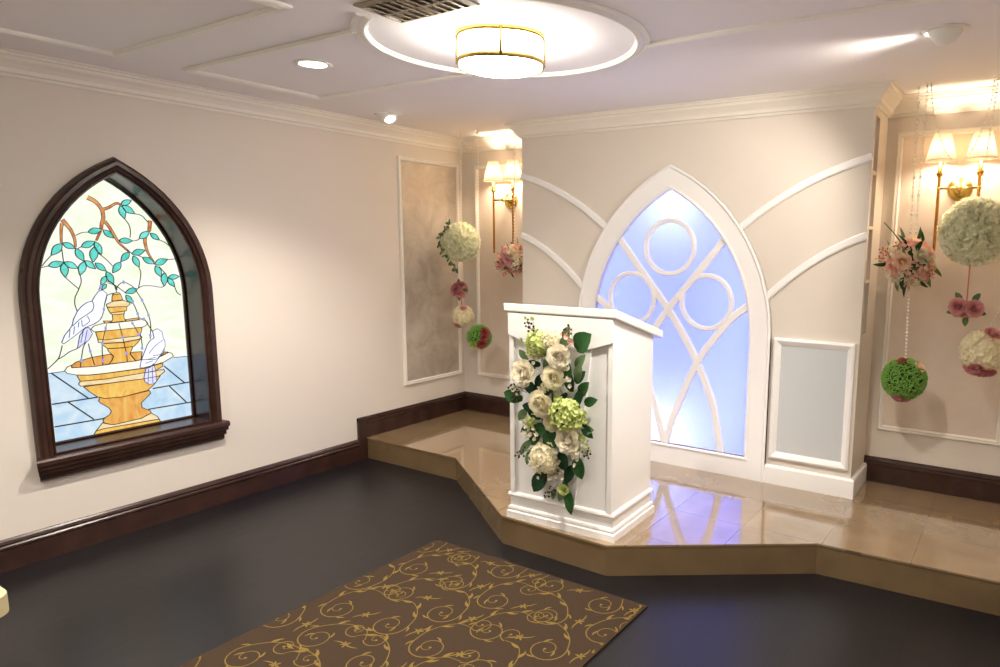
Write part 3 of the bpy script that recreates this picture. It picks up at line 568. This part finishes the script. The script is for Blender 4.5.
LB = [(0,0),(-.02,0),(-.02,.034),(-.013,.04),(-.015,.05),(-.013,.06),(-.004,.066),(-.004,.112),(-.012,.118),(-.015,.126),(-.012,.136),(0,.142)]
m.sweep(pth, True, LB, XY(0)); m.build('base', M['white_gloss'], lec)
m = MB(); ya, yb = -hd-.026, hd+.075
m.prism([[(ya,slab_z(ya)),(yb,slab_z(yb)),(yb,slab_z(yb)+.042),(ya,slab_z(ya)+.042)]], lambda u_, v_, h: (h, u_, v_), -hw-.024, hw+.024)
m.build('top', M['white_gloss'], lec, bevel=.006)

# ------------------------------------------------------------------ flowers
def frame(n):
    n = V(n).normalized(); a = n.orthogonal().normalized(); return a, n.cross(a), n
def petal(mb, o, fr, az, tilt, L, wd, cup, mi, r0=0., curl=0., nu=4, nv=5, ruff=0.):
    """petal rooted at o, leaning out from the axis by tilt"""
    a, b_, n = fr; out_ = a*cos(az)+b_*sin(az); tan_ = -a*sin(az)+b_*cos(az)
    vs = []
    pos = V(o)+out_*r0; ang = tilt-curl*.5
    for j in range(nv):
        t = j/(nv-1); wv = wd*(sin(pi*(.14+.70*t)))**.8
        for i in range(nu):
            s_ = -1+2*i/(nu-1)
            q = pos+tan_*(s_*wv)
            inn = (n*sin(ang)-out_*cos(ang))
            q = q+inn*(cup*s_*s_*wv)+(inn*ruff*wd*sin(i*2.1+j*1.7+az*5) if ruff and j > 1 else V((0,0,0)))
            vs.append(q)
        ang = tilt+curl*(t-.5); pos = pos+(out_*sin(ang)+n*cos(ang))*L/(nv-1)
    mb.add(vs, [(j*nu+i, j*nu+i+1, (j+1)*nu+i+1, (j+1)*nu+i) for j in range(nv-1) for i in range(nu-1)], mi, True)
def rose(mb, o, n, r_, mi=0, rings=5, rng=random, ruff=.0):
    """r_: outer radius; petals from a closed heart to open guard petals"""
    fr = frame(n); o = V(o); mb.ball(o+fr[2]*r_*.40, r_*.15, mi, 8, 6, (1,1,1.3))
    for k in range(rings):
        t = k/(rings-1); cnt = 3+k
        for i in range(cnt):
            az = 2*pi*i/cnt+k*.9+rng.uniform(-.15,.15)
            petal(mb, o, fr, az, -.22+1.45*t+rng.uniform(-.07,.07), r_*(.74+.30*t), r_*(.26+.32*t), .6-.2*t, mi, r_*(.20-.15*t), -.35+1.0*t, ruff=ruff)
def floret(mb, o, n, r_, mi, rng, k=4):
    fr = frame(n); a0 = rng.uniform(0, pi)
    for i in range(k):
        petal(mb, o, fr, a0+2*pi*i/k, 1.15+rng.uniform(-.2,.2), r_, r_*.46, .25, mi, 0, .5, 3, 3)
def sphere_pts(n, rng, jit=.1):
    for i in range(n):
        z = 1-2*(i+.5)/n; a = i*2.39996+rng.uniform(-jit, jit); q = sqrt(max(0, 1-z*z)); yield V((q*cos(a), q*sin(a), z))
def ruffle(mb, o, n, r_, mi, rng):
    """a loose carnation-like tuft"""
    fr = frame(n)
    for k in range(5): petal(mb, o, fr, rng.uniform(0, 2*pi), rng.uniform(.35,1.2), r_*rng.uniform(.8,1.15), r_*.55, .35, mi, 0, rng.uniform(-.4,.9), 4, 4, ruff=.3)
def leaf_blade(mb, o, d, n, L, wd, mi, bend=.4):
    d = V(d).normalized(); n = V(n); n = (n-d*n.dot(d)).normalized(); sd = d.cross(n); vs = []
    for j in range(7):
        t = j/6; wv = wd*.5*sin(pi*min(1, .06+.94*t))**.75*(1 if t < 1 else .02)
        c = V(o)+d*(L*t)-n*(bend*L*t*t*.5)
        vs += [c-sd*wv+n*wv*.25, c, c+sd*wv+n*wv*.25]
    mb.add(vs, [(j*3+i, j*3+i+1, j*3+i+4, j*3+i+3) for j in range(6) for i in range(2)], mi, True)
def berries(mb, o, d, L, n, mi_s, mi_b, rng, r_=.006):
    d = V(d).normalized(); a, b_, _ = frame(d)
    mb.tube([V(o), V(o)+d*L*.5, V(o)+d*L], [.0018,.0015,.001], 5, mi_s)
    for i in range(n):
        t = .25+.75*(i+.5)/n; az = i*2.4; p = V(o)+d*L*t; q = p+(a*cos(az)+b_*sin(az))*(.022*(1.15-t*.6))+d*.008
        mb.tube([p, q], .0009, 4, mi_s); mb.ball(q, r_*rng.uniform(.8,1.15), mi_b, 7, 5)

# cascade on the lectern front: local frame of the lectern (x across, -y out, z up)
FY = -hd-.014
gar = thing('flower_garland', 'cascade of white roses, green leaves and berries hung on the front of the white lectern', 'flowers', (2.167,-1.453,PH), R(2))
rg = random.Random(11)
def gp(x, z, out_=0.): return V((x, FY-out_, z))
m = MB(); sp = smooth([gp(-.03,1.03,.022), gp(-.03,.85,.025), gp(-.01,.6,.025), gp(.05,.32,.02), gp(.075,.2,.015)], 5)
m.tube(sp, [.007-.005*i/len(sp) for i in range(len(sp))], 7); m.build('stem', M['stem'], gar)
ROSES = [(-.165,.80,.074,'p_white'),(.005,.80,.062,'p_cream'),(.035,.905,.064,'p_white'),(-.055,.665,.076,'p_cream'),(.10,.50,.074,'p_white'),(.0,.575,.052,'p_cream'),(.06,.235,.03,'p_lime')]
for x, z, r_, c in ROSES:
    m = MB(); rose(m, gp(x, z, .04), (rg.uniform(-.25,.25),-1,rg.uniform(-.1,.35)), r_, 0, 6, rg, .05); m.build('rose', M[c], gar, recalc=False)
for x, z, r_, c, n in [(-.095,.955,.060,'p_lime',80),(-.02,.985,.05,'p_cream',70),(.085,.625,.075,'p_lime',100),(.13,.60,.045,'p_lime',60),(-.045,.385,.07,'p_cream',100),(-.145,.55,.04,'p_lime',30),(-.13,.90,.035,'p_white',22),(.155,.51,.03,'p_lime',20)]:
    m = MB(); o = gp(x, z, r_*.78+.004); m.ball(o, r_*.62, 0, 10, 8, (1,.75,1))
    for q in sphere_pts(n, rg):
        if q.y < .35: floret(m, o+V((q.x*r_, q.y*r_*.75, q.z*r_))*rg.uniform(.72,1.05), q+V((rg.uniform(-.4,.4),rg.uniform(-.4,.4),rg.uniform(-.4,.4))), r_*rg.uniform(.24,.34), 0, rg)
    m.build('hydrangea', M[c], gar, recalc=False)
LEAVES = [(.115,.945,.75,.12,.105,'leaf'),(-.20,.66,2.9,.115,.07,'leaf'),(-.19,.72,2.2,.08,.05,'leaf_sage'),(-.11,.70,2.4,.1,.06,'leaf_dark'),(-.13,.53,3.6,.1,.05,'leaf'),
          (.01,.52,4.1,.12,.10,'leaf'),(-.02,.45,4.6,.12,.09,'leaf_dark'),(-.055,.30,4.2,.12,.085,'leaf_dark'),(.13,.41,5.0,.11,.075,'leaf'),(.10,.36,4.4,.10,.06,'leaf_dark'),
          (.16,.68,.4,.08,.05,'leaf'),(.13,.79,1.3,.10,.05,'leaf_sage'),(.12,.85,.9,.1,.05,'leaf_sage'),(.09,.73,1.7,.12,.06,'leaf_dark'),(.06,.72,4.2,.12,.05,'leaf_dark'),
          (-.06,.90,2.6,.08,.05,'leaf'),(-.01,.90,4.0,.09,.055,'leaf_sage'),(-.02,.74,3.6,.1,.06,'leaf_dark'),(.05,.29,5.0,.17,.045,'leaf'),(.085,.22,4.9,.11,.055,'leaf'),
          (.065,.25,4.3,.09,.05,'leaf_sage'),(.155,.58,5.6,.09,.05,'leaf_dark'),(-.17,.61,4.0,.08,.05,'leaf_sage'),(-.12,.62,3.0,.08,.05,'leaf_dark'),(.14,.72,.9,.1,.06,'leaf'),
          (.02,.64,5.0,.1,.06,'leaf_dark'),(-.16,.87,2.4,.07,.04,'leaf_sage'),(-.15,.45,4.0,.1,.04,'leaf_sage'),(-.15,.40,4.5,.08,.035,'leaf_sage'),(.0,.22,4.4,.06,.03,'leaf_sage'),
          (.115,.66,1.1,.12,.05,'leaf_dark'),(.11,.78,.8,.09,.055,'leaf'),(-.08,.58,2.8,.1,.06,'leaf_dark'),(-.10,.49,3.9,.09,.06,'leaf'),(.03,.42,5.2,.1,.07,'leaf_dark'),(.15,.55,.2,.08,.05,'leaf_sage'),(-.09,.85,3.2,.09,.05,'leaf_dark'),(-.15,.76,3.5,.08,.05,'leaf'),(.02,.96,.4,.09,.05,'leaf_sage'),(.07,.87,4.8,.11,.06,'leaf'),(.10,.70,5.2,.1,.06,'leaf_sage'),(-.03,.62,4.4,.1,.06,'leaf'),(.05,.98,1.2,.08,.05,'leaf_sage'),(-.07,.80,4.2,.09,.06,'leaf_dark'),(.08,.56,3.6,.1,.06,'leaf_dark'),(-.05,.53,3.4,.1,.07,'leaf')]
for x, z, a, L, wd, c in LEAVES:
    m = MB(); leaf_blade(m, gp(x, z, rg.uniform(.016,.034)), (cos(a), -.22-rg.uniform(0,.3), sin(a)), (0,-1,.15), L, wd, 0, .5); m.build('leaf', M[c], gar, recalc=False)
for x, z, a, L, n in [(-.10,.98,2.1,.10,14),(-.17,.70,2.8,.09,14),(-.19,.68,3.5,.06,10),(.045,.72,2.0,.10,16),(.06,1.0,1.0,.06,7),(.02,.25,4.0,.09,12),(.0,.3,3.6,.07,9),(-.13,.42,3.7,.10,12),(.16,.47,5.6,.06,8),(.09,.60,3.3,.06,9)]:
    m = MB(); berries(m, gp(x, z, .035), (cos(a), -.3, sin(a)), L, n, 0, 1, rg, .0058); m.build('berry_sprig', [M['stem'], M['berry'] if a != 2.0 else M['leaf_sage']], gar)

for x, z, n, c in [(-.12,.89,16,'p_white'),(-.2,.74,12,'p_cream'),(.075,.83,14,'p_white'),(-.145,.50,18,'p_white'),(.02,.34,16,'p_white'),(-.09,.34,14,'p_white'),(.16,.63,14,'p_lime'),(.17,.46,10,'p_lime'),(.03,.70,12,'p_lime'),(.09,1.0,10,'p_blush'),(-.13,1.0,10,'p_lime'),(-.06,.74,14,'p_white'),(.12,.415,10,'p_white')]:
    m = MB()
    for i in range(n):
        q = gp(x+rg.gauss(0,.022), z+rg.gauss(0,.026), rg.uniform(.035,.06)); floret(m, q, (rg.uniform(-.6,.6),-1,rg.uniform(-.5,.6)), rg.uniform(.010,.015), 0, rg, 5)
        m.tube([q+V((0,.002,0)), gp(x, z-.03, .02)], .0008, 4, 1)
    m.build('filler_blossom_spray', [M[c], M['stem']], gar, recalc=False)

# hanging balls
GL, GR = 'flower balls hanging by the stained glass side of the feature wall', 'flower balls hanging to the right of the feature wall'
def flower_ball(name, label, loc, r_, base, extras=(), group=None, seed=1, style='floret', count=150, vine=False):
    rng = random.Random(seed); t_ = thing(name, label, 'flower ball', loc, 0, group)
    m = MB(); m.ball((0,0,0), r_*(.8 if style == 'moss' else .86), 0, 16, 12); m.build('core', M['p_green' if style == 'moss' else base], t_)
    m = MB()
    for q in sphere_pts(count, rng):
        o = q*(r_*.82)
        if style == 'floret': floret(m, q*(r_*.88), q, r_*.2, 0, rng)
        elif style == 'ruffle': ruffle(m, o, q, r_*.26, 0, rng)
        else:
            a, b_, n = frame(q); a0 = rng.uniform(0, 2*pi); pts = []; rr = rng.uniform(.10,.24)*r_      # curly moss strands
            for k in range(10):
                aa = a0+k*.55; w_ = rr*(1-.03*k); pts.append(o+q*(r_*.10+.07*r_*sin(k*1.3+a0)+.03*r_*rng.random())+a*(cos(aa)*w_)+b_*(sin(aa)*w_*.7))
            m.tube(pts, r_*.021, 4)
    m.build('blossoms' if style != 'moss' else 'moss_curls', M[base], t_, recalc=False)
    for d_, rr, c in extras:
        m = MB(); d_ = V(d_).normalized(); rose(m, d_*(r_*.86), d_, rr, 0, 4, rng, .05); m.build('rose', M[c], t_, recalc=False)
    if vine:
        m = MB(); pts = [V(p)*r_ for p in ((-.15,-.58,.98),(-.42,-.84,.55),(-.56,-.94,.05),(-.40,-.98,-.4),(-.12,-.78,-.85),(0,-.5,-1.25),(0,-.3,-1.6))]
        sm = smooth(pts, 5); m.tube(sm, .0025, 5)
        for p in sm[::2]:
            for s_ in (-1, 1): leaf_blade(m, p, (rng.uniform(-1,1), -.5, rng.uniform(-.8,.8)), (0,-1,.2), .04, .024, 0, .4)
        m.build('vine', M['leaf_sage'], t_, recalc=False)
    return t_
def bouquet(name, label, loc, r_, cols, group, seed):
    rng = random.Random(seed); t_ = thing(name, label, 'flower ball', loc, 0, group)
    m = MB(); m.ball((0,0,0), r_*.6, 0, 12, 9); m.build('core', M['leaf'], t_)
    for i, q in enumerate(sphere_pts(34, rng, .4)):
        c = cols[i % len(cols)]; m = MB()
        if i % 5 == 0: rose(m, q*(r_*.62), q, r_*.36, 0, 5, rng, .05); nm = 'rose'
        else:
            for s_ in sphere_pts(40, rng):
                if s_.dot(q) > -.1: floret(m, q*(r_*.64)+s_*(r_*rng.uniform(.19,.30)), s_+V((rng.uniform(-.4,.4),rng.uniform(-.4,.4),rng.uniform(-.4,.4))), r_*rng.uniform(.08,.13), 0, rng)
            nm = 'hydrangea'
        m.build(nm, M[c], t_, recalc=False)
    for i, q in enumerate(sphere_pts(24, rng, .8)):
        m = MB(); leaf_blade(m, q*(r_*.68), q+V((rng.uniform(-.5,.5),rng.uniform(-.5,.5),rng.uniform(-.3,.5))), q.orthogonal(), r_*rng.uniform(.5,.75), r_*.2, 0, .5); m.build('leaf', M[('leaf','leaf_sage','leaf_dark')[i % 3]], t_, recalc=False)
    if seed == 8:
        m = MB(); m.tube([(-.03,-.06,.10),(-.075,-.08,.16),(-.125,-.09,.215)], [.004,.003,.003], 6); m.build('twig', M['stem'], t_)
    for i in range(4):
        q = V((rng.uniform(-1,1),-.6,rng.uniform(-1,1))).normalized(); m = MB(); berries(m, q*(r_*.75), q, r_*.4, 8, 0, 1, rng, .005); m.build('berry_sprig', [M['stem'], M['coral']], t_)
    return t_
def cluster(name, label, loc, r_, n, cols, group, seed, leaves=4):
    rng = random.Random(seed); t_ = thing(name, label, 'flower cluster', loc, 0, group)
    m = MB(); m.ball((0,0,0), r_*.5, 0, 12, 8); m.build('core', M[cols[0]], t_)
    for i in range(n):
        if n == 2: q = V((-.42+.84*i, -.35, .05*(1-2*i))); rr = r_*.62; nn = V((-.3+.6*i,-1,.25))
        else: q = list(sphere_pts(n, rng))[i]*.52; rr = r_*.55; nn = q
        m = MB(); rose(m, q*r_, nn, rr, 0, 5, rng, .04); m.build('rose', M[cols[i % len(cols)]], t_, recalc=False)
    if n == 2:
        for i in range(5):
            q = V((-.6+.3*i, -.2, -.35)); m = MB(); rose(m, q*r_, (q.x,-.6,-.8), r_*.3, 0, 3, rng, .05); m.build('rosebud', M[cols[0]], t_, recalc=False)
    for i in range(leaves):
        a = 2*pi*i/leaves-pi/2; m = MB(); leaf_blade(m, V((cos(a),0,sin(a)))*r_*.55, (cos(a),-.2,sin(a)), (0,-1,0), r_*.7, r_*.4, 0, .4); m.build('leaf', M['leaf_sage'], t_, recalc=False)
    return t_
flower_ball('hanging_flower_ball', 'pale green flower ball wound with a leafy vine, by the left wall panel', (.272,-.32,1.612), .148, 'p_pale', group=GL, seed=2, style='ruffle', count=190, vine=True)
cluster('hanging_rose_cluster', 'small dusty rose cluster hanging below the vine-wound pale green ball', (.252,-.32,1.234), .072, 7, ['p_dusty','p_pink'], GL, 3)
flower_ball('hanging_flower_ball', 'small cream flower ball with dusty roses beneath, under the rose cluster', (.288,-.32,1.025), .088, 'p_cream', [((-.5,-.6,-1),.035,'p_pink'),((-.15,-.7,-1),.032,'p_dusty'),((.5,-.5,.9),.028,'p_pink')], GL, 4, 'floret', 110)
flower_ball('hanging_flower_ball', 'green moss ball with red and cream roses on its side, left of the lectern', (.474,-.34,.872), .098, 'p_moss', [((1,-.35,.55),.042,'p_red'),((1,-.5,.05),.038,'p_red'),((.75,-.6,-.5),.042,'p_red'),((.1,-.9,-.6),.042,'p_lime'),((.4,-.8,-.75),.034,'p_cream')], GL, 5, 'moss', 330)
bouquet('hanging_bouquet', 'peach and blush bouquet ball under the left wall lamp', (.80,-.31,1.487), .125, ['p_blush','p_peach','p_cream','p_pink'], GL, 6)
bouquet('hanging_bouquet', 'peach and cream bouquet ball with coral berries beside the niche of the feature wall', (3.550,-.34,1.522), .146, ['p_peach','p_cream','p_blush'], GR, 8)
flower_ball('hanging_flower_ball', 'large pale green flower ball below the right wall lamp', (3.856,-.35,1.688), .166, 'p_pale', group=GR, seed=9, style='ruffle', count=240)
cluster('hanging_rose_cluster', 'pair of dusky pink roses hanging from a pink ribbon', (3.848,-.35,1.293), .078, 2, ['p_pink'], GR, 10, 5)
flower_ball('hanging_flower_ball', 'cream flower ball with pink roses under and over it, at the right wall panel', (3.945,-.35,1.07), .118, 'p_cream', [((-.5,-.6,-1),.045,'p_pink'),((0,-.7,-1),.045,'p_dusty'),((-.2,-.9,-.8),.04,'p_pink'),((.3,-.6,-1),.042,'p_dusty'),((.35,-.5,1),.045,'p_pink')], GR, 12, 'floret', 150)
flower_ball('hanging_flower_ball', 'green moss ball with a few pink roses, lowest of the hanging balls at right', (3.572,-.34,.882), .118, 'p_moss', [((.75,-.3,.75),.035,'p_peach'),((-.1,-.4,1),.03,'p_red'),((-.1,-.6,-1),.038,'p_dusty'),((.1,-.2,-1),.035,'p_pink')], GR, 13, 'moss', 380)

# bead strands, wires and the ribbon they hang from
def strand(name, label, pts, r_=.0055, gap=.024, hook=True, group='bead strands on the ceiling hooks', big=0):
    m = MB(); P = smooth(pts, 8) if len(pts) > 2 else [V(pts[0]).lerp(V(pts[1]), i/8) for i in range(9)]
    m.tube(P, .0009, 4, 1)
    acc = 0; k = 0
    for a, c in zip(P, P[1:]):
        L = (c-a).length; s_ = gap-acc if acc else 0
        while s_ < L:
            m.ball(a.lerp(c, s_/L), r_*(1.5 if big and k % big == 0 else 1), 0, 6, 4, (1,1,1.35)); k += 1; s_ += gap
        acc = (L-(s_-gap))
    for e in ([P[0]] if hook else []):
        m.tube([e+V((0,0,.0)), e+V((0.006,0,-.012)), e+V((0,0,-.02)), e+V((-.006,0,-.012))], .0016, 5, 1)
    return tag(m.build(name, [M['bead'], M['wire']]), label, 'bead strand', group)
strand('hanging_bead_strand', 'clear bead strand from the ceiling down to the vine-wound pale green ball', [(.30,-.32,ZC),(.285,-.32,1.76)])
strand('hanging_bead_strand', 'clear bead strand from the ceiling down to the green moss ball left of the lectern', [(.49,-.34,ZC),(.48,-.34,.97)])
strand('hanging_bead_strand', 'short looped bead strand swagged between two ceiling hooks near the left corner', [(.31,-.33,ZC),(.34,-.33,2.36),(.40,-.335,2.325),(.46,-.34,2.36),(.485,-.34,ZC)])
strand('hanging_bead_strand', 'clear bead strand in front of the left wall lamp down to the blush bouquet', [(.82,-.31,ZC),(.805,-.31,1.6)])
strand('hanging_bead_strand', 'bead strand nearest the niche, down to the peach and cream bouquet', [(3.535,-.33,ZC),(3.55,-.335,1.65)], big=4)
strand('hanging_bead_strand', 'second bead strand down to the peach and cream bouquet, nearer the lamp', [(3.58,-.36,ZC),(3.575,-.35,1.65)], big=4)
strand('hanging_bead_strand', 'clear bead strand from the peach and cream bouquet down to the lower moss ball', [(3.562,-.34,1.40),(3.572,-.34,.99)], .0065, .02, False)
strand('hanging_bead_strand', 'long bead swag looping in front of the two shades of the right wall lamp', [(3.595,-.36,ZC),(3.625,-.36,2.27),(3.70,-.36,2.08),(3.76,-.36,2.04),(3.82,-.36,2.12),(3.87,-.36,2.3),(3.885,-.36,ZC)], .005, .022)
strand('hanging_bead_strand', 'bead strand from the ceiling to the large pale green ball', [(3.90,-.36,ZC),(3.885,-.36,2.2),(3.862,-.355,1.84)], .005, .022)
strand('hanging_bead_strand', 'bead strand behind the large pale green ball down to the cream flower ball', [(4.075,-.30,ZC),(4.075,-.30,1.72),(4.03,-.32,1.4),(3.96,-.345,1.195)], .005, .022)
for lab, p, q in (('pink ribbon from the large pale green ball to the pair of roses', (3.846,-.35,1.54), (3.846,-.35,1.33)), ('thin pink ribbon between the small rose cluster and the cream ball', (.262,-.32,1.20), (.28,-.32,1.10))):
    m = MB(); m.sweep([(p[0],p[2]),(q[0],q[2])], False, [(-.0035,0),(.0035,0),(.0035,.001),(-.0035,.001)], XZ(p[1])); tag(m.build('hanging_ribbon', M['ribbon']), lab, 'ribbon')

# ------------------------------------------------------------------ lamps
WARM = (1,.80,.58)
def sconce():
    t_ = thing('wall_sconce', 'brass wall lamp with two white shades left of the feature wall', 'wall lamp', (.535,0,1.945), 0, 'twin-shade brass wall lamps')
    rot = Mx.Rotation(pi/2, 3, 'X')
    m = MB(); m.lathe([(0,0),(.066,0),(.066,.006),(.058,.012),(.05,.012),(.046,.02),(.03,.026),(.018,.034),(.014,.06),(0,.06)], (0,-.004,0), 32, 0, rot); m.build('backplate', M['gold'], t_)
    m = MB(); m.tube([(0,-.04,0),(0,-.105,0)], .008, 10); m.tube([(-.098,-.105,.0),(.098,-.105,.0)], .007, 10); m.ball((0,-.105,0), .016, 0, 12, 8)
    for s_ in (-1, 1): m.ball((s_*.098,-.105,0), .012, 0, 10, 8)
    m.build('arm', M['gold'], t_)
    for s_ in (-1, 1):
        m = MB(); m.lathe([(0,-.42),(.004,-.418),(.009,-.405),(.006,-.392),(.0085,-.385),(.0085,.06),(.013,.064),(.018,.074),(.02,.082),(.012,.09),(.012,.140),(0,.140)], (s_*.098,-.105,0), 14); m.build('rod', M['brass'], t_)
        m = MB(); m.lathe([(.078,.150),(.042,.300)], (s_*.098,-.105,0), 40)
        sh = m.build('lamp_shade', M['shade'], t_); so = sh.modifiers.new('Solidify', 'SOLIDIFY'); so.thickness = .0016
        m = MB(); m.lathe([(.0785,.148),(.0800,.148),(.0800,.154),(.0785,.154),(.0785,.148)], (s_*.098,-.105,0), 40); m.build('trim_band', M['white'], sh)
        m = MB(); m.lathe([(.0425,.297),(.0440,.297),(.0440,.302),(.0425,.302),(.0425,.297)], (s_*.098,-.105,0), 40); m.build('trim_band', M['white'], sh)
        m = MB(); m.ball((s_*.098,-.105,.190), .016, 0, 12, 9, (1,1,1.35)); m.build('bulb', M['bulb'], t_)
        light('sconce_bulb', 'POINT', (s_*.098,-.105,.196), SCONCE_W, WARM, .03, None, t_)
    return t_
SCONCE_W = 11
M['bulb'] = emis('bulb_glass', (1,.85,.6,1), 6)
s1 = sconce(); s2 = copy_tree(s1); s2.location = (3.742,0,1.928); s2['label'] = 'brass wall lamp with two white shades at right, above the large pale green ball'

# flush ceiling lamp
cl = thing('ceiling_lamp', 'flush ceiling lamp with glowing lobed glass and brass bands inside the round moulding', 'ceiling lamp', (2.160,-2.085,ZC))
A0 = math.atan2(-4.4356+2.085, 4.1009-2.160)
lob = lambda a: 1-.055*abs(cos(2*(a-A0)))**3
M['lamp_glass'] = emis('lamp_glass', (1,.95,.84,1), 29)
m = MB(); m.lathe([(0,0),(.12,0),(.12,-.012),(0,-.012)], (0,0,0), 40); m.build('canopy', M['gold'], cl)
m = MB(); m.lathe([(.176,-.004),(.184,-.016),(.185,-.100),(.181,-.118),(0,-.121)], (0,0,0), 96, 0, None, True, lob); m.build('glass_diffuser', M['lamp_glass'], cl)
m = MB(); m.lathe([(0,-.122),(.158,-.122),(.160,-.127),(.14,-.134),(.07,-.139),(0,-.141)], (0,0,0), 64); m.build('lower_glass', M['lamp_glass'], cl)
for z in (-.012,-.112):
    m = MB(); m.lathe([(.183,z-.009),(.192,z-.009),(.192,z+.009),(.183,z+.009),(.183,z-.009)], (0,0,0), 96, 0, None, True, lob); m.build('brass_band', M['gold'], cl)
for k in range(4):
    a = A0+pi/4*0+k*pi/2; q = lob(a)*.189; m = MB(); m.tube([(q*cos(a),q*sin(a),-.006),(q*cos(a),q*sin(a),-.116)], .007, 8); m.build('brass_post', M['gold'], cl)

# recessed downlights
M['led'] = emis('downlight_lens', (1,.95,.85,1), 20)
def downlight():
    t_ = thing('recessed_downlight', 'round recessed downlight glowing in the ceiling panel near the left wall', 'ceiling light', (1.082,-2.195,ZC), 0, 'recessed downlights')
    m = MB(); m.lathe([(.062,-.001),(.068,-.005),(.086,-.004),(.09,0),(.062,0)], (0,0,0), 40); m.build('trim_ring', M['ceil_white'], t_)
    m = MB(); m.lathe([(0,-.0035),(.064,-.002)], (0,0,0), 40); m.build('lens', M['led'], t_)
    light('downlight_beam', 'SPOT', (0,0,-.02), DOWN_W, (1,.92,.82), .05, None, t_, spot_size=R(125), spot_blend=.7)
    return t_
DOWN_W = 152
d1 = downlight()
for x, y, lab in ((3.2,-2.195,'added fill downlight, out of view, in the ceiling panel near the right wall'), (1.08,-4.3,'added fill downlight, out of view, over the seats along the left wall'), (3.2,-4.3,'added fill downlight, out of view, over the right end of the seats'), (2.142,-6,'added fill downlight, out of view, over the back of the aisle')):  # unseen copies, added to brighten the room
    q = copy_tree(d1); q.location = (x, y, ZC); q['label'] = lab
def eyeball(label, loc, az, w_, ti=.86):
    """swivel spot: half ball below a ring, lens facing the azimuth"""
    t_ = thing('eyeball_spotlight', label, 'ceiling spotlight', loc, 0, 'swivel spotlights')
    m = MB(); m.lathe([(.06,-.001),(.066,-.007),(.08,-.007),(.088,0),(.06,0)], (0,0,0), 40); m.build('trim_ring', M['ceil_white'], t_)
    d_ = V((cos(az)*ti, sin(az)*ti, -sqrt(1-ti*ti))).normalized(); a_, b_, _ = frame(d_); rm = Mx((a_, b_, d_)).transposed()
    m = MB(); pr = [(.064*sin(t), .064*cos(t)) for t in [R(38)+i*(pi-R(38))/12 for i in range(13)]]
    m.lathe([(.034,.032),(.037,.052)]+pr, (0,0,.004), 32, 0, rm); m.build('swivel_ball', M['ceil_white'], t_)
    m = MB(); m.lathe([(0,.040),(.035,.040)], (0,0,.004), 28, 0, rm); m.build('lens', M['led'], t_)
    light('spot_beam', 'SPOT', V((0,0,.004))+d_*.06, w_, (1,.9,.78), .03, d_.to_track_quat('-Z', 'Y').to_euler(), t_, spot_size=R(95), spot_blend=.6)
    return t_
eyeball('white swivel spotlight in the ceiling near the left wall', (.367,-1.10,ZC), R(-12), 22, .60)
eyeball('white swivel spotlight in the ceiling near the right wall, over the platform', (3.744,-1.271,ZC), R(165), 60)

# ceiling vent
vt = thing('ceiling_vent', 'grey metal louvred air vent in the ceiling beside the round lamp', 'air vent', (2.15,-2.545,ZC))
m = MB(); m.sweep(rect(-.20,.20,-.115,.115), True, [(0,0),(0,-.006),(.022,-.012),(.026,-.004),(.026,0)], XY(0)); m.build('frame', M['metal_grey'], vt)
m = MB(); m.box(-.176,.176,-.091,.091,-.003,-.001); m.build('back_plate', mat('vent_duct', srgb(175,165,150), .8), vt)
for sx in (-1, 1):
    m = MB()
    for k in range(4):
        x = (.012 if sx > 0 else -.168)+.040*k; m.prism([[(x,-.004),(x+.012,-.013),(x+.030,-.016),(x+.030,-.0145),(x+.013,-.0115),(x+.002,-.003)]], lambda u_, v_, h: (u_, h, v_), -.091, .091)
    m.build('louvre_slats', M['metal_grey'], vt)
m = MB(); m.box(-.176,.176,-.006,.006,-.015,-.003); m.box(-.006,.006,-.091,.091,-.015,-.003); m.build('cross_bar', M['metal_grey'], vt)

# chair at the end of the first row
ch = thing('banquet_chair', 'cream upholstered chair on the dark floor left of the rug, seat corner in view', 'chair', (1.182,-3.885,0))
M['cream_cloth'] = mat('cream_upholstery', srgb(190,180,140), .8, var=.05, bump=.05, bscale=200)
M['chair_leg'] = mat('gold_chair_metal', srgb(170,140,80), .3, .8)
def rrect(x0, x1, y0, y1, r_, n=6):
    o_ = []
    for cx_, cy_, a in ((x1-r_,y1-r_,0),(x0+r_,y1-r_,pi/2),(x0+r_,y0+r_,pi),(x1-r_,y0+r_,3*pi/2)):
        o_ += [(cx_+r_*cos(a+pi/2*i/n), cy_+r_*sin(a+pi/2*i/n)) for i in range(n+1)]
    return o_
m = MB(); m.prism([rrect(-.22,.22,-.2,.23,.06)], XY(.395), 0, .065); m.build('seat', M['cream_cloth'], ch, bevel=.02)
m = MB(); m.prism([rrect(-.21,.21,.50,.92,.10)], lambda u_, v_, h: (u_, -.20-h-(v_-.5)*.15, v_), 0, .045); m.build('backrest', M['cream_cloth'], ch, bevel=.015)
for sx in (-1, 1):
    m = MB(); m.tube([(sx*.16,.15,.395),(sx*.165,.16,0)], .012, 10); m.build('leg', M['chair_leg'], ch)
    m = MB(); m.tube([(sx*.19,-.27,.72),(sx*.19,-.205,.46),(sx*.19,-.2,.38),(sx*.19,-.25,0)], .012, 10); m.build('leg', M['chair_leg'], ch)
# unseen second ceiling lamp, same model, added down the room as fill light
q = copy_tree(cl); q.location = (2.160, -5.1, ZC); q['label'] = 'added fill lamp with lobed glass, out of view further down the room over the seats'
